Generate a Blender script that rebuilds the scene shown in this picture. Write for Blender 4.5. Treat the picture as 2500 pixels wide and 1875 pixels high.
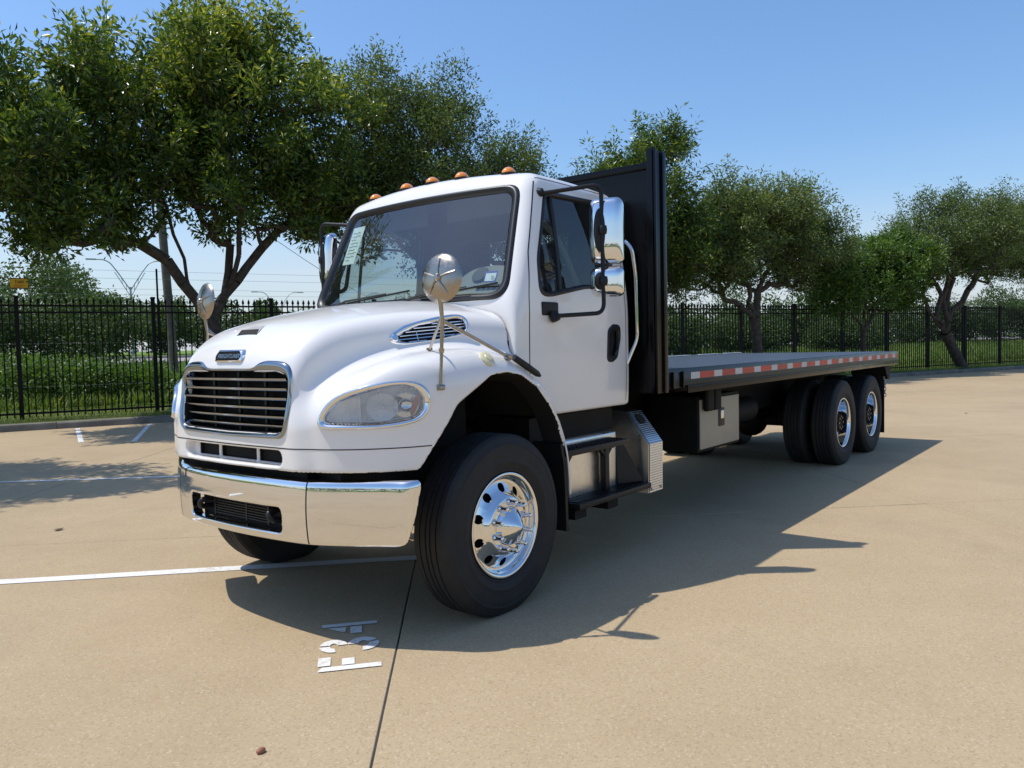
import bpy, bmesh, math, random
import numpy as np
from mathutils import Vector, Matrix

for o in list(bpy.data.objects): bpy.data.objects.remove(o, do_unlink=True)
SC = bpy.context.scene
COL = SC.collection
R = math.radians
# ---------------------------------------------------------------- camera
# world: x runs from the truck's nose to its tail, -y is the driver's side, z is up, metres; front axle at x = 0
cd = bpy.data.cameras.new('camera'); cam = bpy.data.objects.new('camera', cd); COL.objects.link(cam)
yaw, pitch, roll = R(38.49), R(-2.773), R(-1.303)
fw = Vector((math.cos(pitch)*math.cos(yaw), math.cos(pitch)*math.sin(yaw), math.sin(pitch)))
rt0 = Vector((math.sin(yaw), -math.cos(yaw), 0)); up0 = rt0.cross(fw)
rt = rt0*math.cos(roll)+up0*math.sin(roll); up = -rt0*math.sin(roll)+up0*math.cos(roll)
M = Matrix((rt, up, -fw)).transposed().to_4x4(); M.translation = Vector((-3.5633, -4.0628, 1.5851))
cam.matrix_world = M
cd.sensor_width = 36; cd.lens = 36*1911.6/2500; cd.clip_end = 4000; cd.clip_start = .05
SC.camera = cam
SC.render.resolution_x = 1024; SC.render.resolution_y = 768
# ---------------------------------------------------------------- sky, sun, exposure
to_sun = Vector((-.31, .40, 1.0)).normalized()
W = bpy.data.worlds.new('World'); SC.world = W; W.use_nodes = True
nt = W.node_tree; bg = nt.nodes['Background']
sky = nt.nodes.new('ShaderNodeTexSky'); sky.sky_type = 'NISHITA'; sky.sun_disc = False
sky.sun_elevation = math.asin(to_sun.z); sky.sun_rotation = math.atan2(to_sun.x, to_sun.y)
sky.altitude = 0; sky.air_density = 1.3; sky.dust_density = 1.0; sky.ozone_density = 10.0
# a thin veil of high cloud low in the sky, all round the horizon
tc = nt.nodes.new('ShaderNodeTexCoord'); sx = nt.nodes.new('ShaderNodeSeparateXYZ'); nt.links.new(tc.outputs['Generated'], sx.inputs[0])
cr = nt.nodes.new('ShaderNodeValToRGB'); nt.links.new(sx.outputs[2], cr.inputs[0])
for i, (p_, v_) in enumerate(((0, .75), (.10, .62), (.17, .10), (.24, 0))):
    e_ = cr.color_ramp.elements[i] if i < 2 else cr.color_ramp.elements.new(p_)
    e_.position = p_; e_.color = (v_, v_, v_, 1)
mp = nt.nodes.new('ShaderNodeMapping'); mp.inputs['Scale'].default_value = (2.2, 2.2, 14); nt.links.new(tc.outputs['Generated'], mp.inputs[0])
cn = nt.nodes.new('ShaderNodeTexNoise'); cn.inputs['Scale'].default_value = 1.3; cn.inputs['Detail'].default_value = 5; nt.links.new(mp.outputs[0], cn.inputs['Vector'])
mu = nt.nodes.new('ShaderNodeMath'); mu.operation = 'MULTIPLY'; mu.use_clamp = True
mr_ = nt.nodes.new('ShaderNodeMapRange'); mr_.inputs[1].default_value = .3; mr_.inputs[2].default_value = .65; mr_.inputs[3].default_value = .45; nt.links.new(cn.outputs['Fac'], mr_.inputs[0])
nt.links.new(cr.outputs[0], mu.inputs[0]); nt.links.new(mr_.outputs[0], mu.inputs[1])
mx = nt.nodes.new('ShaderNodeMix'); mx.data_type = 'RGBA'; mx.inputs[7].default_value = (4.3, 4.55, 5.1, 1)
nt.links.new(mu.outputs[0], mx.inputs[0]); nt.links.new(sky.outputs[0], mx.inputs[6]); nt.links.new(mx.outputs[2], bg.inputs[0]); bg.inputs[1].default_value = .15
sl = bpy.data.lights.new('sun', 'SUN'); sl.energy = 3.5; sl.angle = R(.53); sl.color = (1, .955, .88)
so = bpy.data.objects.new('sun', sl); COL.objects.link(so)
so.rotation_euler = to_sun.to_track_quat('Z', 'Y').to_euler(); so.location = to_sun*60
vs = SC.view_settings; vs.view_transform = 'Standard'; vs.look = 'None'; vs.exposure = .2; vs.gamma = 1; vs.use_curve_mapping = False
random.seed(7); rng = np.random.default_rng(7)
# ---------------------------------------------------------------- mesh helpers
def link(name, me, mat=None, parent=None):
    o = bpy.data.objects.new(name, me); COL.objects.link(o)
    if mat is not None and me is not None:
        for m in (mat if isinstance(mat, (list, tuple)) else [mat]): me.materials.append(m)
    if parent is not None: o.parent = parent
    return o
def tag(o, label=None, cat=None, group=None, kind=None):
    if label: o['label'] = label
    if cat: o['category'] = cat
    if group: o['group'] = group
    if kind: o['kind'] = kind
    return o
def thing(name, label, cat, loc=(0, 0, 0), group=None):
    o = bpy.data.objects.new(name, None); COL.objects.link(o); o.location = loc; o.empty_display_size = .2
    return tag(o, label, cat, group)
def raw_mesh(name, V, F, smooth=True):
    """fast mesh from numpy arrays; F is (n,3) or (n,4)"""
    V = np.asarray(V, np.float32); F = np.asarray(F, np.int32); me = bpy.data.meshes.new(name)
    me.vertices.add(len(V)); me.vertices.foreach_set('co', V.ravel())
    k = F.shape[1]; me.loops.add(F.size); me.loops.foreach_set('vertex_index', F.ravel())
    me.polygons.add(len(F)); me.polygons.foreach_set('loop_start', np.arange(0, F.size, k, dtype=np.int32))
    try: me.polygons.foreach_set('loop_total', np.full(len(F), k, np.int32))
    except Exception: pass
    me.polygons.foreach_set('use_smooth', np.full(len(F), smooth))
    me.update(calc_edges=True); me.validate()
    return me
def frame(t):
    t = Vector(t).normalized(); a = Vector((0, 0, 1)) if abs(t.z) < .9 else Vector((1, 0, 0))
    u = a.cross(t).normalized(); return u, t.cross(u)
class MB:
    """collects simple solids, then links them as ONE mesh object"""
    def __init__(s): s.v = []; s.f = []
    def add(s, V, F):
        n = len(s.v); s.v += [tuple(p) for p in V]; s.f += [tuple(i+n for i in q) for q in F]; return s
    def box(s, x0, x1, y0, y1, z0, z1, M=None):
        V = [Vector((x, y, z)) for x in (x0, x1) for y in (y0, y1) for z in (z0, z1)]
        if M is not None: V = [M @ p for p in V]
        return s.add(V, [(0, 1, 3, 2), (4, 6, 7, 5), (0, 4, 5, 1), (2, 3, 7, 6), (0, 2, 6, 4), (1, 5, 7, 3)])
    def beam(s, a, b, w, h, upv=(0, 0, 1)):
        """box beam from a to b, w wide, h along upv"""
        a, b = Vector(a), Vector(b); t = (b-a).normalized(); u = Vector(upv); sd = t.cross(u).normalized(); u = sd.cross(t)
        V = [p+sd*i*w/2+u*j*h/2 for p in (a, b) for i, j in ((-1, -1), (1, -1), (1, 1), (-1, 1))]
        return s.add(V, [(3, 2, 1, 0), (4, 5, 6, 7), (0, 1, 5, 4), (1, 2, 6, 5), (2, 3, 7, 6), (3, 0, 4, 7)])
    def tube(s, path, r, n=10, closed=False, caps=True, flat=None):
        P = [Vector(p) for p in path]; m = len(P)
        rs = r if hasattr(r, '__len__') else [r]*m
        T = []
        for i in range(m):
            if closed: t = P[(i+1) % m]-P[i-1]
            else: t = P[min(i+1, m-1)]-P[max(i-1, 0)]
            T.append(t.normalized())
        u, _ = frame(T[0]); V = []
        for i in range(m):
            u = (u-T[i]*u.dot(T[i])).normalized(); w = T[i].cross(u)
            for k in range(n):
                a = 2*math.pi*k/n; V.append(P[i]+(u*math.cos(a)+w*math.sin(a))*rs[i])
        F = []
        for i in range(m if closed else m-1):
            j = (i+1) % m; off = 0
            if closed and j == 0:
                d = [(V[0]-V[i*n+k]).length for k in range(n)]; off = d.index(min(d))
            for k in range(n): F.append((i*n+(k+off) % n, i*n+(k+1+off) % n, j*n+(k+1) % n, j*n+k))
        if caps and not closed: F += [tuple(range(n-1, -1, -1)), tuple((m-1)*n+k for k in range(n))]
        return s.add(V, F)
    def lathe(s, prof, c=(0, 0, 0), axis=(0, -1, 0), n=48, cap=True):
        """prof = (radius, distance along axis) pairs"""
        ax = Vector(axis).normalized(); u, w = frame(ax); c = Vector(c); V = []; m = len(prof)
        for r, h in prof:
            for k in range(n):
                a = 2*math.pi*k/n; V.append(c+ax*h+(u*math.cos(a)+w*math.sin(a))*r)
        F = [(i*n+k, i*n+(k+1) % n, (i+1)*n+(k+1) % n, (i+1)*n+k) for i in range(m-1) for k in range(n)]
        if cap:
            if prof[0][0] > 1e-4: F.append(tuple(range(n-1, -1, -1)))
            if prof[-1][0] > 1e-4: F.append(tuple((m-1)*n+k for k in range(n)))
        return s.add(V, F)
    def prism(s, poly, vec):
        """closed 3-D polygon extruded by vec"""
        P = [Vector(p) for p in poly]; v = Vector(vec); n = len(P)
        return s.add(P+[p+v for p in P], [tuple(range(n-1, -1, -1)), tuple(range(n, 2*n))]+[(i, (i+1) % n, n+(i+1) % n, n+i) for i in range(n)])
    def ring(s, outer, inner, vec):
        """closed band between two outlines with the same number of points, extruded by vec"""
        O = [Vector(p) for p in outer]; I = [Vector(p) for p in inner]; n = len(O); v = Vector(vec); F = []
        V = O+I+[p+v for p in O]+[p+v for p in I]
        for i in range(n):
            j = (i+1) % n
            F += [(i, j, n+j, n+i), (2*n+i, 3*n+i, 3*n+j, 2*n+j), (i, 2*n+i, 2*n+j, j), (n+i, n+j, 3*n+j, 3*n+i)]
        return s.add(V, F)
    def ball(s, c, r, nu=16, nv=8, sc=(1, 1, 1)):
        V = []; F = []; c = Vector(c)
        for j in range(1, nv):
            for k in range(nu):
                a, b = 2*math.pi*k/nu, math.pi*j/nv
                V.append(c+Vector((math.cos(a)*math.sin(b)*sc[0], math.sin(a)*math.sin(b)*sc[1], math.cos(b)*sc[2]))*r)
        V += [c+Vector((0, 0, r*sc[2])), c-Vector((0, 0, r*sc[2]))]; t = len(V)-2
        for k in range(nu):
            F.append((t, k, (k+1) % nu)); F.append((t+1, (nv-2)*nu+(k+1) % nu, (nv-2)*nu+k))
            for j in range(nv-2): F.append((j*nu+k, (j+1)*nu+k, (j+1)*nu+(k+1) % nu, j*nu+(k+1) % nu))
        return s.add(V, F)
    def build(s, name, mat, parent=None, bev=0, seg=2, sharp=38, fix=True):
        bm = bmesh.new(); vs_ = [bm.verts.new(p) for p in s.v]
        for q in s.f:
            try: bm.faces.new([vs_[i] for i in q])
            except ValueError: pass
        if fix: bmesh.ops.recalc_face_normals(bm, faces=bm.faces)
        if bev:
            es = [e for e in bm.edges if len(e.link_faces) == 2 and e.calc_face_angle(0) > R(35)]
            bmesh.ops.bevel(bm, geom=es, offset=bev, segments=seg, affect='EDGES', profile=.6, clamp_overlap=True)
        for f in bm.faces: f.smooth = True
        for e in bm.edges:
            if len(e.link_faces) == 2 and e.calc_face_angle(0) > R(sharp): e.smooth = False
        me = bpy.data.meshes.new(name); bm.to_mesh(me); bm.free()
        return link(name, me, mat, parent)
def mir(pts): return [(p[0], -p[1], p[2]) for p in pts]
def arc_path(pts, r, n=5):
    """polyline with rounded corners in 3-D"""
    P = [Vector(p) for p in pts]; out = [P[0]]
    for i in range(1, len(P)-1):
        a = (P[i-1]-P[i]); b = (P[i+1]-P[i]); d = min(r, a.length*.45, b.length*.45); p0 = P[i]+a.normalized()*d; p2 = P[i]+b.normalized()*d
        for k in range(n+1):
            t = k/n; out.append(p0*(1-t)**2+P[i]*2*t*(1-t)+p2*t*t)
    return out+[P[-1]]
def resample(path, n, closed=True):
    P = np.array([list(p) for p in path], float)
    if closed: P = np.vstack([P, P[:1]])
    L = np.concatenate([[0], np.cumsum(np.linalg.norm(np.diff(P, axis=0), axis=1))])
    t = np.linspace(0, L[-1], n+1)[:-1] if closed else np.linspace(0, L[-1], n)
    return np.stack([np.interp(t, L, P[:, i]) for i in range(P.shape[1])], 1)
def smooth_loop(P, it=3):
    P = np.array(P, float)
    for _ in range(it): P = .5*P+.25*(np.roll(P, 1, 0)+np.roll(P, -1, 0))
    return P
# ---- implicit surface to mesh (surface nets, then vertices pulled exactly onto the surface)
def grad(f, P, e=1.5e-3):
    return np.stack([f(P[:, 0]+dx, P[:, 1]+dy, P[:, 2]+dz)-f(P[:, 0]-dx, P[:, 1]-dy, P[:, 2]-dz) for dx, dy, dz in np.eye(3)*e], 1)/(2*e)
def project(f, P, it=8, cl=.02):
    P = np.array(P, float)
    for _ in range(it):
        v = f(P[:, 0], P[:, 1], P[:, 2]); g = grad(f, P); st = g*(v/np.maximum((g*g).sum(1), 1e-4))[:, None]
        l = np.linalg.norm(st, axis=1, keepdims=True); P -= st*np.minimum(1, cl/np.maximum(l, 1e-9))
    return P
def normals(f, P):
    g = grad(f, P); return g/np.maximum(np.linalg.norm(g, axis=1, keepdims=True), 1e-9)
def surfnets(f, lo, hi, h):
    ax = [np.arange(lo[i], hi[i]+h, h) for i in range(3)]
    X, Y, Z = ax[0][:, None, None], ax[1][None, :, None], ax[2][None, None, :]
    V = np.broadcast_to(f(X, Y, Z), (len(ax[0]), len(ax[1]), len(ax[2])))
    S = V < 0; c = [slice(None, -1), slice(1, None)]
    cnt = sum(S[c[i], c[j], c[k]].astype(np.int8) for i in (0, 1) for j in (0, 1) for k in (0, 1))
    act = np.argwhere((cnt > 0) & (cnt < 8)); idx = -np.ones(cnt.shape, np.int64); idx[tuple(act.T)] = np.arange(len(act))
    pos = np.zeros((len(act), 3)); num = np.zeros(len(act))
    for a in range(3):
        for b1 in (0, 1):
            for b2 in (0, 1):
                o = [0, 0, 0]; o[(a+1) % 3] = b1; o[(a+2) % 3] = b2; o2 = list(o); o2[a] = 1
                i0 = act+o; i1 = act+o2; va = V[tuple(i0.T)]; vb = V[tuple(i1.T)]; m = (va < 0) != (vb < 0)
                t = np.where(m, va/np.where(m, va-vb, 1), 0); p = i0.astype(float); p[:, a] += t
                pos[m] += p[m]; num[m] += 1
    P = pos/num[:, None]*h+np.array(lo)
    F = []
    for a in range(3):
        b, c2 = (a+1) % 3, (a+2) % 3
        s0 = [slice(None)]*3; s1 = [slice(None)]*3; s0[a] = slice(None, -1); s1[a] = slice(1, None)
        for s_ in (s0, s1): s_[b] = slice(1, -1); s_[c2] = slice(1, -1)
        A, B = S[tuple(s0)], S[tuple(s1)]
        for flip, msk in ((0, A & ~B), (1, ~A & B)):
            e = np.argwhere(msk); e[:, b] += 1; e[:, c2] += 1
            q = []
            for db, dc in ((-1, -1), (0, -1), (0, 0), (-1, 0)):
                k = e.copy(); k[:, b] += db; k[:, c2] += dc; q.append(idx[tuple(k.T)])
            q = np.stack(q, 1); F.append(q[:, ::-1] if flip else q)
    F = np.concatenate(F); F = F[(F >= 0).all(1)]
    P = project(f, P, 6, h*.7)
    return P, F
def sub_mesh(name, P, F, N, mask, mat, parent):
    """object from the faces in mask, with exact normals"""
    G = F[mask]; u, inv = np.unique(G, return_inverse=True); G = inv.reshape(G.shape)
    me = raw_mesh(name, P[u], G)
    if N is not None: me.normals_split_custom_set_from_vertices([tuple(n) for n in N[u]])
    return link(name, me, mat, parent)
def on(f, pts, off=0.0):
    P = project(f, np.array(pts, float)); return P+normals(f, P)*off
def ribbon(f, pts, w, off=.0012, closed=False, n=None):
    """a thin flat band lying on surface f along pts: (verts, faces)"""
    P = resample(pts, n, closed) if n else np.array(pts, float)
    P = project(f, P); N = normals(f, P); m = len(P)
    T = (np.roll(P, -1, 0)-np.roll(P, 1, 0)) if closed else np.gradient(P, axis=0)
    S = np.cross(T, N); S /= np.linalg.norm(S, axis=1, keepdims=True)
    V = np.concatenate([P+S*w/2+N*off, P-S*w/2+N*off]); k = m if closed else m-1
    return V, [(i, (i+1) % m, m+(i+1) % m, m+i) for i in range(k)]
# ---------------------------------------------------------------- materials (all node based)
def new_mat(name):
    m = bpy.data.materials.new(name); m.use_nodes = True; t = m.node_tree; return m, t, t.nodes['Principled BSDF']
def nd(t, typ, **k):
    n = t.nodes.new(typ)
    for a, b in k.items(): setattr(n, a, b)
    return n
def coords(t, scale=(1, 1, 1), obj=True):
    tc = nd(t, 'ShaderNodeTexCoord'); mp = nd(t, 'ShaderNodeMapping'); mp.inputs['Scale'].default_value = scale
    t.links.new(tc.outputs['Object'], mp.inputs[0]); return mp.outputs[0]
def noise(t, co, scale, detail=4, rough=.55, lac=2.0):
    n = nd(t, 'ShaderNodeTexNoise'); n.inputs['Scale'].default_value = scale; n.inputs['Detail'].default_value = detail; n.inputs['Roughness'].default_value = rough
    t.links.new(co, n.inputs['Vector']); return n.outputs['Fac']
def ramp(t, fac, stops):
    r = nd(t, 'ShaderNodeValToRGB'); e = r.color_ramp.elements
    while len(e) < len(stops): e.new(.5)
    for i, (p, c) in enumerate(stops):
        e[i].position = p; e[i].color = (c, c, c, 1) if not hasattr(c, '__len__') else (*c, 1)
    t.links.new(fac, r.inputs[0]); return r.outputs[0]
def mixc(t, fac, a, b, mode='MIX'):
    m = nd(t, 'ShaderNodeMix', data_type='RGBA', blend_type=mode)
    for i, v in ((0, fac), (6, a), (7, b)):
        if isinstance(v, (int, float)): m.inputs[i].default_value = v
        elif hasattr(v, '__len__'): m.inputs[i].default_value = (*v, 1)
        else: t.links.new(v, m.inputs[i])
    return m.outputs[2]
def bump(t, h, strength, dist=.01):
    b = nd(t, 'ShaderNodeBump'); b.inputs['Strength'].default_value = strength; b.inputs['Distance'].default_value = dist
    t.links.new(h, b.inputs['Height']); return b.outputs[0]
def simple(name, col, rough=.5, metal=0, spec=.5, coat=0, var=0, vscale=8, rvar=0, bmp=0, bscale=60):
    m, t, b = new_mat(name); b.inputs['Base Color'].default_value = (*col, 1); b.inputs['Roughness'].default_value = rough
    b.inputs['Metallic'].default_value = metal; b.inputs['Specular IOR Level'].default_value = spec
    if coat: b.inputs['Coat Weight'].default_value = coat; b.inputs['Coat Roughness'].default_value = .03
    co = coords(t)
    if var:
        f = noise(t, co, vscale); t.links.new(mixc(t, ramp(t, f, [(.3, 0), (.7, 1)]), tuple(c*(1-var) for c in col), tuple(min(1, c*(1+var)) for c in col)), b.inputs['Base Color'])
    if rvar:
        f = noise(t, co, vscale*1.7, 5); t.links.new(ramp(t, f, [(.3, max(0, rough-rvar)), (.75, rough+rvar)]), b.inputs['Roughness'])
    if bmp: t.links.new(bump(t, noise(t, co, bscale, 6), bmp), b.inputs['Normal'])
    return m
Mt = {}
Mt['paint'] = simple('white_truck_paint', (.82, .79, .75), .22, spec=.5, coat=.6, var=.015, vscale=3, rvar=.05)
Mt['chrome'] = simple('chrome', (.80, .80, .80), .035, 1, rvar=.03, vscale=5)
Mt['chrome2'] = simple('dulled_chrome', (.40, .36, .31), .14, 1, rvar=.08, vscale=20)
Mt['chrome_dim'] = simple('chrome_dim_reflection', (.34, .36, .38), .10, 1, rvar=.05, vscale=12)  # chrome darkened to stand for the dark trees and ground it would reflect
Mt['lampin'] = simple('silvered_lamp_bowl', (.88, .87, .85), .40, .1)
Mt['dull'] = simple('weathered_mirror_steel', (.40, .35, .29), .30, 1, rvar=.08, vscale=30)
Mt['alu'] = simple('brushed_aluminium', (.78, .77, .74), .34, 1, var=.05, vscale=14, rvar=.07)
Mt['black'] = simple('black_gloss_paint', (.004, .004, .005), .22, spec=.22, rvar=.06, vscale=4)
Mt['blackm'] = simple('black_plastic', (.009, .009, .010), .45, spec=.35, var=.2)
Mt['chassis'] = simple('black_chassis_paint', (.005, .005, .005), .65, spec=.2, var=.3)
Mt['rubber'] = simple('tyre_rubber', (.013, .0125, .012), .72, var=.25, vscale=10, bmp=.15, bscale=90)
Mt['gasket'] = simple('rubber_gasket', (.012, .012, .013), .38)
Mt['liner'] = simple('wheel_well_liner', (.006, .006, .006), .8)
Mt['amber'] = simple('amber_lens', (.90, .27, .012), .12, coat=1)
Mt['ambd'] = simple('amber_reflector', (.50, .14, .04), .3)
Mt['dash'] = simple('grey_dashboard', (.20, .20, .175), .7, var=.06, vscale=20)
Mt['seat'] = simple('dark_seat_cloth', (.025, .026, .03), .9)
Mt['trim'] = simple('grey_cab_trim', (.06, .062, .065), .8)
Mt['white'] = simple('white_print', (.78, .79, .78), .6)
Mt['paper'] = simple('pale_paper', (.74, .80, .76), .7)
Mt['ink'] = simple('grey_ink', (.16, .18, .2), .7)
Mt['blue'] = simple('blue_print', (.02, .07, .35), .5)
Mt['red'] = simple('red_reflective_tape', (.42, .022, .016), .35, var=.25, vscale=2)
Mt['wtape'] = simple('white_reflective_tape', (.50, .50, .50), .4, var=.08)
Mt['tool'] = simple('toolbox_steel_tan_reflection', (.33, .295, .225), .42, var=.06, vscale=6, bmp=.05, bscale=120)  # grey steel tinted tan in place of the ground it reflects
Mt['cream'] = simple('cream_marker_lens', (.72, .66, .42), .35, coat=.5)
Mt['galv'] = simple('galvanised_steel', (.45, .46, .47), .45, .6, var=.1)
Mt['wood'] = simple('weathered_pole_wood', (.13, .105, .085), .9, var=.3, vscale=4, bmp=.3, bscale=30)
Mt['wire'] = simple('dark_wire', (.03, .03, .032), .6)
Mt['ewire'] = simple('pale_wire', (.28, .29, .30), .5)
Mt['fence'] = simple('black_fence_paint', (.004, .004, .0045), .5, spec=.18, var=.2)
Mt['yellow'] = simple('yellow_sign', (.62, .42, .015), .5)
Mt['brown'] = simple('brown_sign_border', (.10, .05, .025), .5)
Mt['signred'] = simple('red_sign', (.45, .10, .03), .5)
Mt['kerb'] = simple('kerb_concrete_shaded', (.17, .155, .13), .9, var=.3, vscale=2.2, bmp=.3, bscale=40)  # base darkened to carry the shade of the trees above
Mt['sealant'] = simple('joint_sealant', (.035, .035, .036), .8, var=.3)
Mt['pebble'] = simple('reddish_pebble', (.28, .12, .06), .7, var=.3, vscale=40)
Mt['leafdry'] = simple('dry_leaf', (.10, .055, .03), .8)
Mt['asphalt'] = simple('pale_road_concrete', (.33, .29, .27), .9, var=.1, vscale=.4)
Mt['bark'] = simple('grey_brown_bark', (.055, .046, .038), .92, var=.45, vscale=7, bmp=.6, bscale=22)
def glass_mat(name, tint, ior, dust_sheen=0.0):
    m, t, b = new_mat(name); t.nodes.remove(b)
    fr = nd(t, 'ShaderNodeFresnel'); ge = nd(t, 'ShaderNodeNewGeometry'); mr = nd(t, 'ShaderNodeMapRange')       # thin pane: same reflectance from both sides
    mr.inputs[3].default_value = ior; mr.inputs[4].default_value = 1/ior; t.links.new(ge.outputs['Backfacing'], mr.inputs[0]); t.links.new(mr.outputs[0], fr.inputs[0])
    tr = nd(t, 'ShaderNodeBsdfTransparent'); tr.inputs[0].default_value = (*tint, 1)
    gl = nd(t, 'ShaderNodeBsdfGlossy'); gl.inputs['Roughness'].default_value = .01
    mx = nd(t, 'ShaderNodeMixShader'); t.links.new(fr.outputs[0], mx.inputs[0]); t.links.new(tr.outputs[0], mx.inputs[1]); t.links.new(gl.outputs[0], mx.inputs[2])
    last = mx
    if dust_sheen:
        df = nd(t, 'ShaderNodeBsdfDiffuse'); df.inputs[0].default_value = (.80, .81, .82, 1)
        m2 = nd(t, 'ShaderNodeMixShader'); f = ramp(t, noise(t, coords(t), 3.2, 6, .65), [(.35, dust_sheen*.35), (.8, dust_sheen*1.6)])
        t.links.new(f, m2.inputs[0]); t.links.new(mx.outputs[0], m2.inputs[1]); t.links.new(df.outputs[0], m2.inputs[2]); last = m2
    t.links.new(last.outputs[0], t.nodes['Material Output'].inputs[0]); return m
Mt['glass'] = glass_mat('windscreen_glass', (.74, .83, .81), 2.15, .008)
Mt['sglass'] = glass_mat('side_window_glass', (.52, .60, .60), 1.7, .015)
Mt['lens'] = glass_mat('headlamp_lens', (.96, .97, .97), 1.5, .30)  # pale diffuse layer brightens the lens in place of light it would reflect
def plate(name, col, rough, metal, sx=26, st=.6):
    """checker (tread) plate: fine raised lozenges"""
    m, t, b = new_mat(name); b.inputs['Base Color'].default_value = (*col, 1); b.inputs['Roughness'].default_value = rough; b.inputs['Metallic'].default_value = metal
    co = coords(t)
    sp = nd(t, 'ShaderNodeSeparateXYZ'); t.links.new(co, sp.inputs[0])
    def mth(op, a, b_=None):
        n = nd(t, 'ShaderNodeMath', operation=op)
        for i, v in ((0, a), (1, b_)):
            if v is None: continue
            if isinstance(v, (int, float)): n.inputs[i].default_value = v
            else: t.links.new(v, n.inputs[i])
        return n.outputs[0]
    u = mth('ADD', sp.outputs[0], sp.outputs[2]); v = mth('ADD', sp.outputs[1], mth('SUBTRACT', sp.outputs[2], sp.outputs[0]))
    a = mth('SINE', mth('MULTIPLY', u, 2*math.pi*sx)); c = mth('SINE', mth('MULTIPLY', v, 2*math.pi*sx))
    h = mth('MAXIMUM', mth('MULTIPLY', a, c), 0.0)
    t.links.new(bump(t, h, st, .004), b.inputs['Normal']); return m
Mt['tread'] = plate('aluminium_tread_plate', (.76, .76, .76), .2, 1)
Mt['deck'] = plate('grey_painted_tread_plate', (.055, .066, .085), .38, 0, 14, .8)
def concrete_mat():
    m, t, b = new_mat('tan_concrete'); co = coords(t)
    big = noise(t, co, .22, 4, .6); mid = noise(t, co, 1.6, 6, .62); fine = noise(t, co, 60, 3, .7); st = noise(t, coords(t, (.55, .55, 1)), .7, 5, .6)
    c = mixc(t, ramp(t, big, [(.32, 0), (.68, 1)]), (.372, .275, .158), (.45, .338, .200))
    oi = nd(t, 'ShaderNodeObjectInfo'); c = mixc(t, ramp(t, oi.outputs['Random'], [(0, 0), (1, .22)]), c, (.36, .28, .18))       # slabs poured on different days
    c = mixc(t, ramp(t, mid, [(.35, 0), (.75, .5)]), c, (.49, .375, .228))
    c = mixc(t, ramp(t, st, [(.55, 0), (.72, .50)]), c, (.285, .217, .138))
    vo = nd(t, 'ShaderNodeTexVoronoi'); vo.inputs['Scale'].default_value = 120; t.links.new(co, vo.inputs['Vector'])
    sp = nd(t, 'ShaderNodeSeparateColor'); t.links.new(vo.outputs['Color'], sp.inputs[0])
    c = mixc(t, ramp(t, sp.outputs[0], [(.0, .42), (.22, 0), (.80, 0), (1, .0)]), c, (.20, .135, .08))
    c = mixc(t, ramp(t, sp.outputs[1], [(.88, 0), (.98, .30)]), c, (.66, .56, .42))
    c = mixc(t, ramp(t, fine, [(.3, .28), (.55, 0)]), c, (.28, .21, .13))
    t.links.new(c, b.inputs['Base Color']); b.inputs['Roughness'].default_value = .9; b.inputs['Specular IOR Level'].default_value = .25
    h = mixc(t, .4, fine, sp.outputs[0]); t.links.new(bump(t, h, .35, .004), b.inputs['Normal']); return m
Mt['concrete'] = concrete_mat()
def road_paint():
    m, t, b = new_mat('worn_white_road_paint'); co = coords(t)
    f = noise(t, co, 34, 6, .75); w = noise(t, co, 3, 4)
    wear = mixc(t, .35, f, w)
    c = mixc(t, ramp(t, wear, [(.52, 0), (.63, .75)]), (.72, .70, .66), (.42, .325, .21)); t.links.new(c, b.inputs['Base Color']); b.inputs['Roughness'].default_value = .85
    t.links.new(bump(t, f, .3, .003), b.inputs['Normal']); return m
Mt['rpaint'] = road_paint()
def grass_mat(name, a, b2, c3, sc=.5):
    m, t, b = new_mat(name); co = coords(t); f = noise(t, co, sc, 6, .65); g = noise(t, co, 14, 5, .7)
    c = mixc(t, ramp(t, f, [(.35, 0), (.65, 1)]), a, b2); c = mixc(t, ramp(t, g, [(.4, 0), (.75, .8)]), c, c3)
    t.links.new(c, b.inputs['Base Color']); b.inputs['Roughness'].default_value = .95; b.inputs['Specular IOR Level'].default_value = .1
    t.links.new(bump(t, g, .8, .05), b.inputs['Normal']); return m
Mt['turf'] = grass_mat('mown_verge', (.085, .115, .03), (.13, .155, .045), (.16, .14, .06))
Mt['field'] = grass_mat('field_grass', (.13, .22, .045), (.17, .26, .06), (.15, .17, .055), .12)
def leaf_mat(name, dark, light, young_lit, gloss=.38, trans=.35):
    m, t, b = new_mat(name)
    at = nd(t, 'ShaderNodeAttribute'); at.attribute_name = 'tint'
    c = ramp(t, at.outputs['Fac'], [(0, dark), (.62, light), (1, young_lit)])
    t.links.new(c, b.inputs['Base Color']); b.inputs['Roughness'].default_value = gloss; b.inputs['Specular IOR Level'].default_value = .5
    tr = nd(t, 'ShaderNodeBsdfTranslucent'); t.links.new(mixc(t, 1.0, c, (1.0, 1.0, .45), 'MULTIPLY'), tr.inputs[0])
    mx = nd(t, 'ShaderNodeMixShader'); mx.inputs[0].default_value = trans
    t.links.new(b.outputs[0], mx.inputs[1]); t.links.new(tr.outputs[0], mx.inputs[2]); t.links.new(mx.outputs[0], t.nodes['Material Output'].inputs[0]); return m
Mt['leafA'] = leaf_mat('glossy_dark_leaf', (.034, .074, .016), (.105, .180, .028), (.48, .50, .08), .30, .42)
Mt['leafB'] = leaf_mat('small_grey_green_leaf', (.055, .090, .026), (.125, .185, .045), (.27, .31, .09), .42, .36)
Mt['leafC'] = leaf_mat('bright_green_leaf', (.042, .09, .016), (.10, .19, .032), (.22, .31, .06), .4, .42)
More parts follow.
